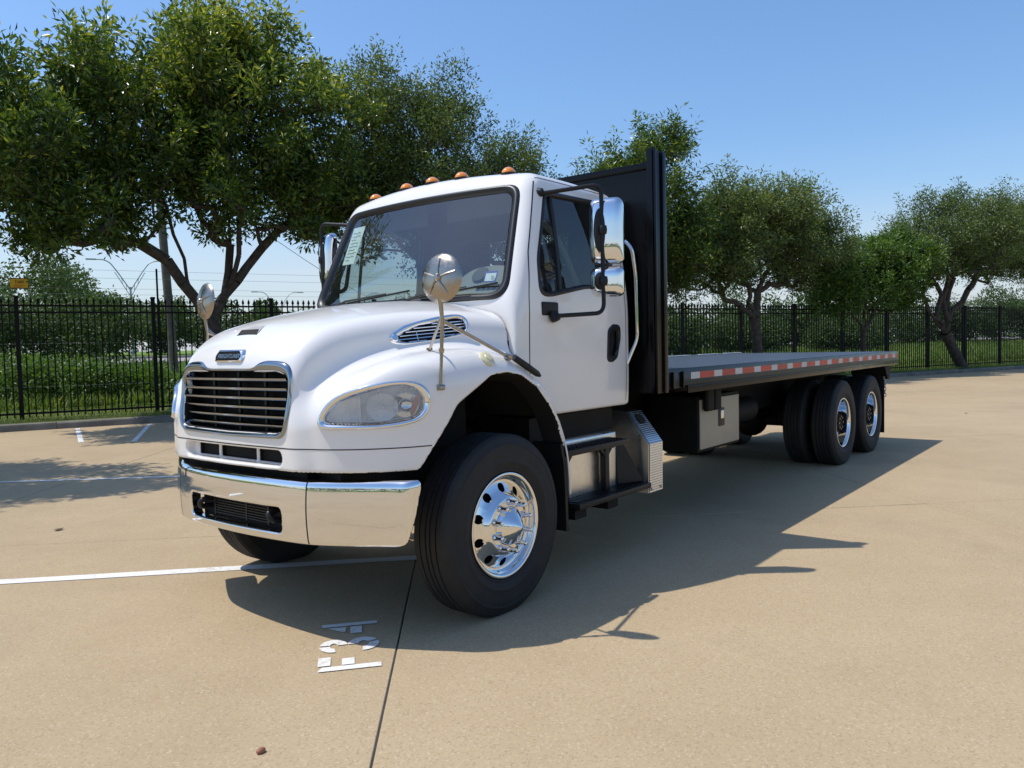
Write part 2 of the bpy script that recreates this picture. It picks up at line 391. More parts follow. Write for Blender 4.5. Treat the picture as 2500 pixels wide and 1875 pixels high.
Mt['leafW'] = leaf_mat('woodland_leaf', (.045, .080, .022), (.095, .150, .036), (.15, .21, .055), .6, .32)
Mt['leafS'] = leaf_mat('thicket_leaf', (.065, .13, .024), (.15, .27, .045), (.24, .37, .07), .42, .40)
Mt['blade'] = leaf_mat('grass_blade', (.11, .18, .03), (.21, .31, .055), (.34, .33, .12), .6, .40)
# ---------------------------------------------------------------- implicit body shapes
F32 = np.float32
def spl(xs, ys):
    xs = np.asarray(xs, float); ys = np.asarray(ys, float); n = len(xs)
    h = np.diff(xs); A = np.eye(n); b = np.zeros(n)
    for i in range(1, n-1):
        A[i, i-1] = h[i-1]; A[i, i] = 2*(h[i-1]+h[i]); A[i, i+1] = h[i]
        b[i] = 6*((ys[i+1]-ys[i])/h[i]-(ys[i]-ys[i-1])/h[i-1])
    M = np.linalg.solve(A, b)
    X = np.linspace(xs[0], xs[-1], 800); k = np.clip(np.searchsorted(xs, X, 'right')-1, 0, n-2)
    t0 = X-xs[k]; t1 = xs[k+1]-X; hh = h[k]
    Y = M[k]*t1**3/(6*hh)+M[k+1]*t0**3/(6*hh)+(ys[k]/hh-M[k]*hh/6)*t1+(ys[k+1]/hh-M[k+1]*hh/6)*t0
    return lambda x: np.interp(x, X, Y)
def smin(a, b, k):
    h = np.maximum(k-np.abs(a-b), 0)/k
    return np.minimum(a, b)-h*h*k*.25
def smax(a, b, k): return -smin(-a, -b, k)
def sdpoly_exact(px, pz, poly):
    """signed distance to a closed 2-D polygon (negative inside)"""
    poly = np.asarray(poly, float); d = np.full(np.shape(px), 1e9); s = np.ones(np.shape(px))
    n = len(poly)
    for i in range(n):
        a = poly[i]; b = poly[i-1]; ex, ez = b[0]-a[0], b[1]-a[1]
        wx, wz = px-a[0], pz-a[1]
        t = np.clip((wx*ex+wz*ez)/(ex*ex+ez*ez), 0, 1)
        d = np.minimum(d, (wx-ex*t)**2+(wz-ez*t)**2)
        c1 = pz >= a[1]; c2 = pz < b[1]; c3 = ex*wz > ez*wx
        fl = (c1 & c2 & c3) | (~c1 & ~c2 & ~c3)
        s = np.where(fl, -s, s)
    return s*np.sqrt(d)
_PC = {}
def sdpoly(px, pz, poly):
    """the same through a cached 3 mm lookup table (bilinear)"""
    if np.size(px) < 400 and np.size(pz) < 400: return sdpoly_exact(px, pz, poly)
    k = id(poly)
    if k not in _PC:
        q = np.asarray(poly, float); lo = q.min(0)-.25; hi = q.max(0)+.25; h = .004
        gx_ = np.arange(lo[0], hi[0]+h, h); gz_ = np.arange(lo[1], hi[1]+h, h)
        _PC[k] = (poly, lo, hi, h, sdpoly_exact(gx_[:, None]+0*gz_[None, :], gz_[None, :]+0*gx_[:, None], q))
    _, lo, hi, h, G = _PC[k]
    cx, cz = np.clip(px, lo[0], hi[0]-h), np.clip(pz, lo[1], hi[1]-h)
    u, v = (cx-lo[0])/h, (cz-lo[1])/h; i = np.minimum(u.astype(int), G.shape[0]-2); j = np.minimum(v.astype(int), G.shape[1]-2); u = u-i; v = v-j
    g = (G[i, j]*(1-u)+G[i+1, j]*u)*(1-v)+(G[i, j+1]*(1-u)+G[i+1, j+1]*u)*v
    return g+np.hypot(px-cx, pz-cz)
def roundpoly(pts, r, n=6):
    """round the corners of a 2-D polygon; r a number or one per corner"""
    out = []; m = len(pts)
    for i in range(m):
        p = np.array(pts[i], float); a = np.array(pts[i-1], float)-p; b = np.array(pts[(i+1) % m], float)-p
        la, lb = np.linalg.norm(a), np.linalg.norm(b); a /= la; b /= lb
        rr = r[i] if hasattr(r, '__len__') else r
        ang = math.acos(max(-1, min(1, float(a@b)))); d = min(rr/max(math.tan(ang/2), 1e-3), la*.48, lb*.48)
        p0, p2 = p+a*d, p+b*d
        for k in range(n+1):
            t = k/n; out.append((1-t)**2*p0+2*t*(1-t)*p+t*t*p2)
    return np.array(out)

ARCH = roundpoly([(-.71,.83),(-.645,.945),(-.563,1.063),(-.405,1.272),(-.107,1.418),(.045,1.43),(.195,1.405),(.325,1.33),(.451,1.21),
                  (.537,1.092),(.602,.953),(.639,.814),(.655,.60),(.66,.2),(-.9,.2),(-.9,.55)], .12, 4)
H_top = spl([-1.3,-1.05,-1.0,-.95,-.85,-.7,-.5,-.29,0,.27,.6],[1.2,1.57,1.615,1.66,1.728,1.785,1.832,1.868,1.90,1.915,1.92])
H_w = spl([-1.3,-1.05,-.8,-.5,-.2,.1,.3,.7],[.50,.555,.60,.68,.785,.90,.965,1.03])
F_top = spl([-1.3,-1.08,-.95,-.8,-.6,-.4,-.2,0,.2,.4,.6,.9],[1.12,1.26,1.37,1.465,1.535,1.57,1.585,1.575,1.535,1.455,1.33,1.05])
def front_x(Y): return -1.055+.48*np.clip((Y-.5)/.68, 0, 2)**2.5+.02*(Y/.5)**2*(Y < .5)+.02*(Y >= .5)
def hood_body(x, y, z):
    Y = np.abs(y)
    c = smax(z-(H_top(x)-.055*(Y/.6)**2), (Y-(H_w(x)+.10*np.clip(H_top(x)-z, 0, .6)))*.95, .11)
    fx = front_x(Y)
    c = smax(c, (fx-.01+.10*np.clip(z-1.3, 0, 1)**1.5-x)*.9, .07)
    f = smax(z-(F_top(x)-.25*np.clip(Y-.86, 0, 1)**2-.10*np.clip(.86-Y, 0, 1)), Y-(1.172-.03*np.clip(1.25-z, 0, 1)), .20)
    f = smax(f, (fx-x)*.88, .13)
    return smin(c, f, .10)
def hood(x, y, z):
    Y = np.abs(y)
    d = smax(hood_body(x, y, z), .94-z, .02)
    arch = sdpoly(x, z, ARCH)
    d = smax(d, -np.maximum(arch, .62-Y), .012)
    # panel gap to the cab, then only a narrow lip around the rear of the arch
    return smax(d, smin(x-.275, np.maximum(arch-.026-.03*np.clip((z-1.15)/.2, 0, 1), 1.0-Y), .01), .008)
# cab
def ws_x(y, z): return .185+(z-1.898)*.44+.125*y*y
def cab_side(z): return 1.045-.135*np.clip(z-1.78, 0, 2)**1.6-.10*np.clip(1.35-z, 0, 1)**1.5
def cab_shell(x, y, z):
    Y = np.abs(y)
    d = smax(Y-cab_side(z), z-(2.80-.06*Y*Y-.05*(x-1.0)**2), .09)
    d = smax(d, (ws_x(y, z)-x)*.915, .09)
    d = smax(d, .285-x, .03)
    d = smax(d, x-(1.70-.03*np.clip(z-1.9, 0, 1)), .05)
    d = smax(d, 1.118-z, .03)
    d = np.maximum(d, -(sdpoly(x, z, ARCH)-.036-.03*np.clip((z-1.15)/.2, 0, 1)))
    return d
# ================================================================= THE TRUCK
from mathutils.geometry import delaunay_2d_cdt
truck = thing('flatbed_truck', 'white long-nosed truck with black flatbed and headboard parked across concrete lot', 'truck')
T = truck
def patch(poly, to3d, f=None, off=0.0, step=.02):
    """triangulated sheet filling a 2-D outline, laid onto surface f"""
    poly = np.asarray(poly, float); lo, hi = poly.min(0), poly.max(0)
    g = np.stack(np.meshgrid(np.arange(lo[0], hi[0], step), np.arange(lo[1], hi[1], step)), -1).reshape(-1, 2)
    g = g[sdpoly(g[:, 0], g[:, 1], poly) < -step*.55]
    pts = [Vector(p) for p in np.vstack([poly, g])]; n = len(poly)
    r = delaunay_2d_cdt(pts, [(i, (i+1) % n) for i in range(n)], [], 1, 1e-5)
    P = np.array([list(to3d(p[0], p[1])) for p in r[0]])
    if f is not None:
        P = project(f, P); N = normals(f, P); P = P+N*off
    else: N = None
    Ft = np.array(r[2])
    if N is not None:
        fn = np.cross(P[Ft[:, 1]]-P[Ft[:, 0]], P[Ft[:, 2]]-P[Ft[:, 0]]); bad = (fn*N[Ft[:, 0]]).sum(1) < 0; Ft[bad] = Ft[bad][:, ::-1]
    me = raw_mesh('patch', P, Ft)
    if N is not None: me.normals_split_custom_set_from_vertices([tuple(n_) for n_ in N])
    return me
def band(f, outer, inner, offs, n=110, closed=True):
    """moulded strip between two outlines on f; offs = heights across it"""
    O = smooth_loop(resample(outer, n), 2); I = smooth_loop(resample(inner, n), 2)
    k0 = np.argmin(((I-O[0])**2).sum(1)); I = np.roll(I, -k0, 0); V = []; m = len(offs)
    for j, h in enumerate(offs):
        q = project(f, O*(1-j/(m-1))+I*(j/(m-1))); V.append(q+normals(f, q)*h)
    F = [(j*n+i, j*n+(i+1) % n, (j+1)*n+(i+1) % n, (j+1)*n+i) for j in range(m-1) for i in range(n)]
    return np.concatenate(V), F
flipY = np.array([1, -1, 1])

LAMP_O = [(-1.007,-.716,1.199),(-.998,-.727,1.233),(-.978,-.746,1.282),(-.953,-.775,1.322),(-.926,-.82,1.351),(-.897,-.871,1.372),(-.86,-.923,1.389),(-.814,-.975,1.405),(-.763,-1.021,1.415),(-.707,-1.063,1.417),(-.663,-1.092,1.413),(-.623,-1.116,1.397),(-.596,-1.132,1.367),(-.583,-1.14,1.321),(-.589,-1.139,1.278),(-.602,-1.133,1.24),(-.628,-1.123,1.214),(-.661,-1.106,1.195),(-.724,-1.07,1.18),(-.806,-1.006,1.174),(-.901,-.908,1.17),(-.97,-.805,1.17),(-.994,-.754,1.17),(-1.004,-.728,1.178)]
LAMP_I = [(-.992,-.756,1.217),(-.983,-.767,1.248),(-.963,-.793,1.289),(-.939,-.829,1.319),(-.91,-.875,1.341),(-.869,-.932,1.359),(-.808,-.993,1.377),(-.755,-1.037,1.387),(-.706,-1.071,1.387),(-.665,-1.097,1.374),(-.632,-1.118,1.344),(-.62,-1.126,1.301),(-.626,-1.123,1.267),(-.647,-1.114,1.24),(-.686,-1.093,1.221),(-.751,-1.051,1.209),(-.83,-.984,1.2),(-.922,-.882,1.202),(-.978,-.79,1.205),(-.989,-.766,1.208)]
VENT_O = [(-.477,-.705,1.654),(-.451,-.71,1.679),(-.382,-.723,1.718),(-.273,-.75,1.747),(-.159,-.777,1.771),(-.041,-.805,1.786),(.013,-.829,1.783),(.032,-.865,1.756),(.027,-.886,1.715),(.004,-.887,1.667),(-.042,-.873,1.651),(-.173,-.831,1.63),(-.311,-.783,1.612),(-.389,-.753,1.604),(-.438,-.73,1.609),(-.469,-.713,1.622)]
VENT_I = [(-.43,-.724,1.641),(-.387,-.735,1.672),(-.285,-.762,1.717),(-.179,-.795,1.736),(-.038,-.829,1.767),(.001,-.847,1.763),(.01,-.87,1.735),(.002,-.881,1.701),(-.023,-.876,1.675),(-.169,-.827,1.64),(-.306,-.779,1.622),(-.389,-.745,1.621)]
def lamp_u(x, Y): return .72*(x+.78)+.694*(Y-.93)
def lamp_w(x, Y): return -.694*(x+.78)+.72*(Y-.93)
def vent_u(x, Y): return .942*(x+.22)+.336*(Y-.79)
def vent_w(x, Y): return -.336*(x+.22)+.942*(Y-.79)
LUV = smooth_loop(resample([(lamp_u(p[0], -p[1]), p[2]) for p in LAMP_I], 60), 2)
VUV = smooth_loop(resample([(vent_u(p[0], -p[1]), p[2]) for p in VENT_I], 60), 2)
GR_O = [(0,1.497),(.20,1.497),(.255,1.507),(.295,1.543),(.34,1.557),(.45,1.555),(.525,1.538),(.562,1.495),(.568,1.44),(.548,1.19),(.535,1.14),(.49,1.113),(0,1.106)]
GR_I = [(0,1.474),(.22,1.474),(.44,1.472),(.50,1.458),(.522,1.42),(.522,1.40),(.506,1.195),(.497,1.163),(.465,1.145),(0,1.137)]
def both(h): return np.array([(-a, b) for a, b in h[:0:-1]]+[(a, b) for a, b in h[:-1]]+[(h[-1][0], h[-1][1])])
GRI = resample(both(GR_I), 120)
SLOTS = [(-.18,.18),(.205,.42),(-.42,-.205)]
def hood_full(x, y, z):
    Y = np.abs(y); d = hood(x, y, z)
    cut = np.maximum(sdpoly(y+0*z, z+0*y, GRI), x+.90)
    d = smax(d, -cut, .006)
    rec = np.maximum(np.hypot(np.maximum(np.abs(y)-.442, 0), z-1.008+0*y)-.042, x+1.020); d = smax(d, -rec, .02)
    for a, b in SLOTS:
        c = np.maximum(np.maximum(np.abs(z-1.008)-.034, np.abs(y-(a+b)/2)-(b-a)/2), x+.94); d = smax(d, -c, .010)
    d = smax(d, -np.maximum(sdpoly(lamp_u(x, Y), z+0*x, LUV), -.13-lamp_w(x, Y)), .006)
    d = smax(d, -np.maximum(sdpoly(vent_u(x, Y), z+0*x, VUV), -.05-vent_w(x, Y)), .006)
    # small air scoop step on the top of the nose
    return d
P, F = surfnets(hood_full, (-1.12, -1.22, .55), (.72, 1.22, 1.98), .0115)
N = normals(hood_full, P); Cc = P[F].mean(1)
dist = np.abs(hood_body(Cc[:, 0], Cc[:, 1], Cc[:, 2])); Yc = np.abs(Cc[:, 1])
fnv = np.cross(P[F[:, 2]]-P[F[:, 0]], P[F[:, 3]]-P[F[:, 1]]); fnv /= np.maximum(np.linalg.norm(fnv, axis=1, keepdims=True), 1e-12)
agree = (fnv*normals(hood_body, Cc)).sum(1)
off_ = (agree < .55) | (dist > .02)
rec_ = (Cc[:, 2] > .955) & (Cc[:, 2] < 1.062) & (Cc[:, 0] < -1.008) & (Yc < .5)          # painted recess of the lower intakes
tail_ = (Cc[:, 0] > .2) & (Cc[:, 2] > 1.20) & (Yc > 1.02) & (sdpoly(Cc[:, 0], Cc[:, 2], ARCH) > .006) & (dist < .03)
inner = off_ & ~rec_ & ~tail_
hood_o = sub_mesh('hood', P, F, N, ~inner, Mt['paint'], T)
tag(hood_o, 'white sloped hood with flared front fenders')
sub_mesh('inner_liner', P, F, N, inner, Mt['liner'], hood_o)
m = MB(); m.box(-.60, .20, -.60, .60, .62, 1.3); m.box(-.86, -.6, -.5, .5, .62, 1.2); m.build('engine_block', Mt['liner'], hood_o)
for s in (-1, 1):
    q = [(x_, z_) for x_, z_ in [(.335,1.335),(.40,1.285),(.462,1.215),(.50,1.165),(.548,1.095),(.585,1.02),(.614,.953),(.636,.88),(.651,.814),(.660,.72),(.667,.60)]]; q = resample(q, 24, False)
    mb = MB(); mb.tube([(a_+.004, s*1.166, b_+.004) for a_, b_ in q], .006, 8); mb.build('fender_lip', Mt['paint'], hood_o)
# hood seam (bumper cover split line) and the rear gap
pth = [(-.585, -1.145, 1.066)]+[(front_x(abs(t))-.0, t, 1.066) for t in np.linspace(-1.10, 1.10, 90)]+[(-.585, 1.145, 1.066)]
mb = MB(); mb.add(*ribbon(hood_body, pth, .006, n=160)); mb.build('panel_seam', Mt['gasket'], hood_o, fix=False)
# little scoop on the nose
mb = MB(); a = on(hood_body, [(-.935, .135, 1.68), (-.935, -.085, 1.68), (-.70, .03, 1.79)], -.004)
mb.add([tuple(a[0]), tuple(a[1]), tuple(a[2]), (a[0][0]+.035, .115, a[0][2]+.047), (a[1][0]+.035, -.065, a[1][2]+.047)], [(3, 4, 2), (0, 3, 2), (1, 2, 4)])
sc_ = mb.build('hood_scoop', Mt['paint'], T, sharp=25); V = mb.v; mb = MB(); mb.add([V[0], V[1], V[4], V[3]], [(0, 1, 2, 3)]); mb.build('scoop_mouth_shade', Mt['liner'], sc_)  # dark face stands in for the shade inside the mouth
# fender marker lamps and the mirror brackets on the fender come later
# ---- grille
gx = lambda y: front_x(abs(y))
def gr3(pts, dx): return [(gx(p[0])+dx+.0, p[0], p[1]) for p in pts]
def grbody(x, y, z): return gx(np.abs(y))-.012+.10*np.clip(z-1.3, 0, 1)**1.5-x
O3 = np.array(gr3(smooth_loop(resample(both(GR_O), 200), 1), -.02)); I3 = np.array(gr3(smooth_loop(resample(both(GR_I), 200), 1), -.02))
V, Fq = band(hood_body, O3, I3, (-.004, .008, .013, .012, .008, .002, -.045), 200); grille = MB(); grille.add(V, Fq)
grille_o = grille.build('grille', Mt['chrome_dim'], T, sharp=60); tag(grille_o, 'chrome grille surround with horizontal bars')
for zz, hw in ((1.430, .517), (1.377, .517), (1.325, .514), (1.274, .510), (1.224, .506), (1.175, .498)):
    mb = MB(); ys = np.linspace(-hw, hw, 25); V = []; prof = [(-.020, .000), (-.022, .009), (-.012, .0135), (.030, .012), (.034, .0), (.02, -.006), (-.012, -.007)]
    for y_ in ys:
        for dx, dz in prof: V.append((gx(y_)+.012+dx, y_, zz+dz))
    k = len(prof); mb.add(V, [(i*k+j, i*k+(j+1) % k, (i+1)*k+(j+1) % k, (i+1)*k+j) for i in range(24) for j in range(k)])
    mb.build('grille_bar', Mt['chrome_dim'], grille_o)
mb = MB(); mb.box(-.955, -.945, -.52, .52, 1.12, 1.49); mb.build('radiator_screen', Mt['chassis'], grille_o)
for y_ in (-.26, 0, .26): mb = MB(); mb.box(-1.0, -.985, y_-.01, y_+.01, 1.13, 1.48); mb.build('grille_support', Mt['blackm'], grille_o)
for a, b in SLOTS:
    mb = MB()
    for k in range(9): mb.box(-1.0, -.99, a, b, .982+k*.007, .984+k*.007)
    mb.box(-.985, -.975, a, b, .975, 1.045)
    mb.build('intake_screen', Mt['blackm'], hood_o)
# ---- badge with lettering
bx = lambda y, z: -1.055+.02*(y/.5)**2+.10*max(z-1.3, 0)**1.5-.012
def badge_pt(y, z, dx): return (bx(y, z)+.012+(z-1.567)*.30+dx, y+.012, z)
mb = MB(); ov = roundpoly([(-.130,1.532),(.130,1.532),(.145,1.565),(.118,1.600),(-.118,1.600),(-.145,1.565)], .03, 5)
ci = ov*0+ov; ci[:, 0] = ov[:, 0]*.90; ci[:, 1] = 1.566+(ov[:, 1]-1.566)*.78
n = len(ov); V = [badge_pt(a, b, .03) for a, b in ov]+[badge_pt(a, b, -.006) for a, b in ov]+[badge_pt(a, b, -.012) for a, b in ci]
mb.add(V, [(j*n+i, j*n+(i+1) % n, (j+1)*n+(i+1) % n, (j+1)*n+i) for j in (0, 1) for i in range(n)])
badge = mb.build('badge', Mt['chrome'], T, sharp=60); tag(badge, 'oval chrome nose badge with lettering')
mb = MB(); mb.add([badge_pt(a, b, -.009) for a, b in ci], [tuple(range(n))]); mb.build('badge_field', Mt['chassis'], badge)
def lettering(text, size, mat, parent, M, name='lettering', extrude=.0008, bold=0.0, shear=0.0):
    cu = bpy.data.curves.new(name, 'FONT'); cu.body = text; cu.size = size; cu.align_x = 'CENTER'; cu.align_y = 'CENTER'; cu.extrude = extrude; cu.offset = bold; cu.shear = shear
    o = bpy.data.objects.new(name, cu); COL.objects.link(o); bpy.context.view_layer.update()
    me = bpy.data.meshes.new_from_object(o.evaluated_get(bpy.context.evaluated_depsgraph_get())); bpy.data.objects.remove(o, do_unlink=True)
    me.transform(M); me.name = name; me.materials.clear()
    return link(name, me, mat, parent)
def face_m(c, right, upv):
    r_, u_ = Vector(right).normalized(), Vector(upv).normalized(); n_ = r_.cross(u_)
    m_ = Matrix((r_, u_, n_)).transposed().to_4x4(); m_.translation = Vector(c); return m_
lettering('FREIGHTLINER', .034, Mt['chrome2'], badge, face_m(badge_pt(-.012, 1.563, -.0140), (0, -1, 0), (.30, 0, 1)), bold=.0006, shear=.15)
# ---- headlamps
for s in (1, -1):
    fl = np.array([1, s, 1]); nm = 'headlamp'
    V, Fq = band(hood_body, smooth_loop(resample(LAMP_O, 90), 2)+.006*(lambda d_: d_/np.linalg.norm(d_, axis=1, keepdims=True))(smooth_loop(resample(LAMP_O, 90), 2)-np.mean(LAMP_O, 0)), np.array(LAMP_I), (-.002, .010, .017, .018, .012, .004, -.012))
    me = raw_mesh(nm, V*fl, np.array(Fq)[:, ::(1 if s > 0 else -1)]); hl = link(nm, me, Mt['chrome'], T); tag(hl, 'almond-shaped headlamp with chrome surround')
    o3 = lambda u, v: (-.78+.72*u, -(.93+.694*u), v)
    me = patch(LUV, o3, hood_body, .004, .018)
    if s < 0: me.transform(Matrix.Diagonal((1, -1, 1, 1))); me.flip_normals()
    link('lens', me, Mt['lens'], hl)
    def lp(u, w, v): return Vector(((-.78+.72*u-.694*w), s*-(.93+.694*u+.72*w), v))
    mb = MB()                                                  # back shell of the lamp
    ring_ = [(u, v) for u, v in resample(LUV, 40)]
    V = [lp(u, -.004, v) for u, v in ring_]+[lp(u*.95, -.070, 1.285+(v-1.285)*.90) for u, v in ring_]
    mb.add(V, [(i, (i+1) % 40, 40+(i+1) % 40, 40+i) for i in range(40)]+[tuple(range(40, 80))]); mb.build('lamp_shell', Mt['lampin'], hl)
    def bowl(u0, v0, ru, rv, w0, dep, mat, name):
        mb = MB(); V = []; nu, nr = 28, 7
        for j in range(nr+1):
            q = j/nr
            for i in range(nu):
                a = 2*math.pi*i/nu; V.append(lp(u0+ru*q*math.cos(a), w0-dep*(1-q*q), v0+rv*q*math.sin(a)))
        mb.add(V, [(j*nu+i, j*nu+(i+1) % nu, (j+1)*nu+(i+1) % nu, (j+1)*nu+i) for j in range(nr) for i in range(nu)]); return mb.build(name, mat, hl)
    bowl(.03, 1.275, .085, .075, -.022, .045, Mt['lampin'], 'reflector')
    bowl(.155, 1.285, .068, .068, -.015, .048, Mt['chrome'], 'reflector')
    mb = MB(); mb.lathe([(.012, 0), (.014, .03), (.010, .05), (0, .055)], lp(.03, -.066, 1.275), lp(0, 1, 0)-lp(0, 0, 0), 12); mb.build('bulb', Mt['white'], hl)
    mb = MB(); mb.box(-.003, .003, -.03, .03, -.075, .07, Matrix.Translation(lp(-.085, -.045, 1.275)) @ Matrix.Rotation(s*-.8, 4, 'Z')); mb.build('lamp_divider', Mt['lampin'], hl)
    mb = MB(); V = []                                           # amber side reflector, a tilted leaf shape
    for i in range(20):
        a = 2*math.pi*i/20; V.append(lp(.205+.018*math.cos(a)+.022*math.sin(a), -.006+.008*math.cos(a), 1.290+.062*math.sin(a)))
    mb.add(V, [tuple(range(20))]); mb.build('side_reflector', Mt['ambd'], hl)
# ---- hood side vents
for s in (1, -1):
    fl = np.array([1, s, 1])
    V, Fq = band(hood_body, np.array(VENT_O), np.array(VENT_I), (-.002, .006, .009, .008, .003, -.01), 90)
    hv = link('hood_vent', raw_mesh('hood_vent', V*fl, np.array(Fq)[:, ::(1 if s > 0 else -1)]), Mt['chrome'], T); tag(hv, 'slatted chrome vent on the hood side')
    o3 = lambda u, v: (-.22+.942*u, -(.79+.336*u), v)
    me = patch(VUV, o3, hood_body, -.022, .03)
    if s < 0: me.transform(Matrix.Diagonal((1, -1, 1, 1)))
    link('vent_screen', me, Mt['chassis'], hv)
    ulo, uhi = VUV[:, 0].min(), VUV[:, 0].max()
    for k in range(7):                                          # slats follow the slope of the vent
        us = np.linspace(ulo, uhi, 60); vv = 1.618+k*.0205+.145*(us-ulo)*.0+.235*(us+.0)*.32+.012
        ins = sdpoly(us, vv, VUV) < .002
        if ins.sum() < 4: continue
        us, vv = us[ins], vv[ins]; q = on(hood_body, [o3(a, b) for a, b in zip(us, vv)], -.004)*fl
        mb = MB(); mb.tube(q[::3] if len(q) > 12 else q, .0034, 6); mb.build('vent_slat', Mt['chrome'], hv)
    for uu in (-.09, .085):
        vv = np.linspace(1.60, 1.80, 30); ins = sdpoly(uu+.12*(vv-1.7)*-1, vv, VUV) < .0
        q = on(hood_body, [o3(uu-.12*(b-1.7), b) for b in vv[ins]], -.002)*fl
        mb = MB(); mb.tube(q[::4], .0035, 6); mb.build('vent_mullion', Mt['chrome'], hv)
    c0 = on(hood_body, [(-.44, -.722, 1.648)], .004)[0]*fl
    mb = MB(); mb.lathe([(.024, -.01), (.024, .004), (.018, .009), (0, .009)], c0, (-.33, -.9*s, .25), 20); mb.build('vent_fastener', Mt['chrome'], hv)
# ---- bumper
B_x = spl([0,.3,.5,.64,.8,.9,1.0,1.1,1.15,1.19],[-1.092,-1.082,-1.063,-1.034,-.965,-.912,-.856,-.80,-.762,-.68])
SLOT = roundpoly([(-.455,.600),(.455,.600),(.46,.738),(-.46,.738)], .035, 5)
def bumper_f(x, y, z):
    Y = np.abs(y); bz = .012*((z-.72)/.17)**2
    f = B_x(Y)+bz-x
    d = smax(f*.8, (x-(B_x(Y)+bz+.07))*.8, .02)
    d = smax(d, z-.905, .045); d = smax(d, .545-z, .03)
    d = smax(d, (x-(-.765+(z-.56)*.22)), .03)                       # slanted rear ends
    d = smax(d, -np.maximum(sdpoly(y+0*z, z+0*y, SLOT), x+.6), .012)
    return d
P, F = surfnets(bumper_f, (-1.14, -1.2, .52), (-.62, 1.2, .93), .0105)
N = normals(bumper_f, P); Cc = P[F].mean(1)
bo = sub_mesh('bumper', P, F, N, np.abs(Cc[:, 1]) < .638, Mt['chrome'], T); tag(bo, 'chrome front bumper with a slotted opening')
sub_mesh('bumper_end', P, F, N, Cc[:, 1] <= -.638, Mt['chrome'], T); sub_mesh('bumper_end', P, F, N, Cc[:, 1] >= .638, Mt['chrome'], T)
for s in (1, -1):
    mb = MB(); mb.add(*ribbon(bumper_f, [(B_x(.64)-.0+.012*((z_-.72)/.17)**2, s*(.638+(.72-z_)*.0), z_) for z_ in np.linspace(.555, .895, 30)], .007)); mb.build('bumper_seam', Mt['gasket'], bo, fix=False)
    mb = MB(); mb.tube(arc_path([(-.95, s*.36, .65), (-1.06, s*.37, .655), (-1.07, s*.34, .70), (-.99, s*.335, .705)], .03), .017, 10); mb.build('tow_hook', Mt['blackm'], bo, sharp=60)
mb = MB(); mb.box(-.985, -.975, -.45, .45, .59, .75); mb.build('bumper_backing', Mt['chassis'], bo)
for k in range(7):
    mb = MB(); mb.box(-1.012, -1.0, -.26, .28, .622+k*.015, .628+k*.015); mb.build('cooler_fin', Mt['blackm'], bo)
for y_ in (-.265, -.05, .28): mb = MB(); mb.box(-1.014, -.998, y_-.006, y_+.006, .612, .728); mb.build('cooler_frame', Mt['blackm'], bo)
mb = MB(); mb.box(-.93, -.60, -.80, .80, .80, .938); mb.box(-.99, -.93, -.60, .60, .74, .938); mb.build('bumper_valance', Mt['chassis'], T)
# ---- cab
WS_O = roundpoly([(-.975,1.885),(.975,1.885),(.862,2.668),(-.862,2.668)], [.10,.10,.115,.115], 8)
WS_I = roundpoly([(-.905,1.935),(.905,1.935),(.805,2.618),(-.805,2.618)], [.07,.07,.085,.085], 8)
DW_O = roundpoly([(.54,1.905),(.67,1.902),(1.10,1.975),(1.50,1.99),(1.50,2.60),(1.38,2.640),(.80,2.628),(.735,2.61),(.55,2.15)], [.09,.08,.2,.06,.08,.08,.05,.03,.1], 5)
DW_I = roundpoly([(.578,1.942),(.67,1.938),(1.10,2.008),(1.465,2.02),(1.465,2.57),(1.36,2.603),(.82,2.592),(.763,2.575),(.588,2.14)], [.07,.07,.2,.05,.06,.06,.04,.03,.1], 5)
DOOR = [(.665,2.69),(.565,2.43),(.477,2.19),(.432,1.905),(.422,1.65),(.415,1.30),(.415,1.0),(1.625,1.0),(1.63,1.9),(1.59,2.69)]
def cab_full(x, y, z):
    Y = np.abs(y); sh = cab_shell(x, y, z)
    inn = smax(sh+.055, 1.36-z, .05)
    d = smax(sh, -inn, .012)
    d = smax(d, -np.maximum(sdpoly(y+0*z, z+0*y, WS_I)-.018, x-.80), .012)
    d = smax(d, -np.maximum(sdpoly(x+0*z, z+0*x, DW_I)-.015, .72-Y), .012)
    d = smax(d, -np.maximum(np.maximum(np.abs(y)-.62, np.abs(z-2.24)-.24), 1.5-x), .012)
    return d
P, F = surfnets(cab_full, (.22, -1.10, 1.06), (1.76, 1.10, 2.86), .0135)
N = normals(cab_full, P); Cc = P[F].mean(1); dsh = np.abs(cab_shell(Cc[:, 0], Cc[:, 1], Cc[:, 2]))
fnv = np.cross(P[F[:, 2]]-P[F[:, 0]], P[F[:, 3]]-P[F[:, 1]]); fnv /= np.maximum(np.linalg.norm(fnv, axis=1, keepdims=True), 1e-12)
ins = (dsh > .02) | ((fnv*normals(cab_shell, Cc)).sum(1) < .5)
under = (~ins) & ((sdpoly(Cc[:, 0], Cc[:, 2], ARCH)-.036-.03*np.clip((Cc[:, 2]-1.15)/.2, 0, 1) < .012) & (np.abs(fnv[:, 1]) < .6) | (Cc[:, 0] < .30) & (Cc[:, 2] < 1.62) & (np.abs(Cc[:, 1]) < .99))
door = (~ins) & (~under) & (np.abs(Cc[:, 1]) > .8) & (sdpoly(Cc[:, 0], Cc[:, 2], DOOR) < 0)
cab_o = sub_mesh('cab', P, F, N, ~ins & ~door & ~under, Mt['paint'], T); tag(cab_o, 'white day cab with raked windscreen')
sub_mesh('cab_lining', P, F, N, ins, Mt['trim'], cab_o); sub_mesh('firewall', P, F, N, under, Mt['liner'], cab_o)
doors = {}
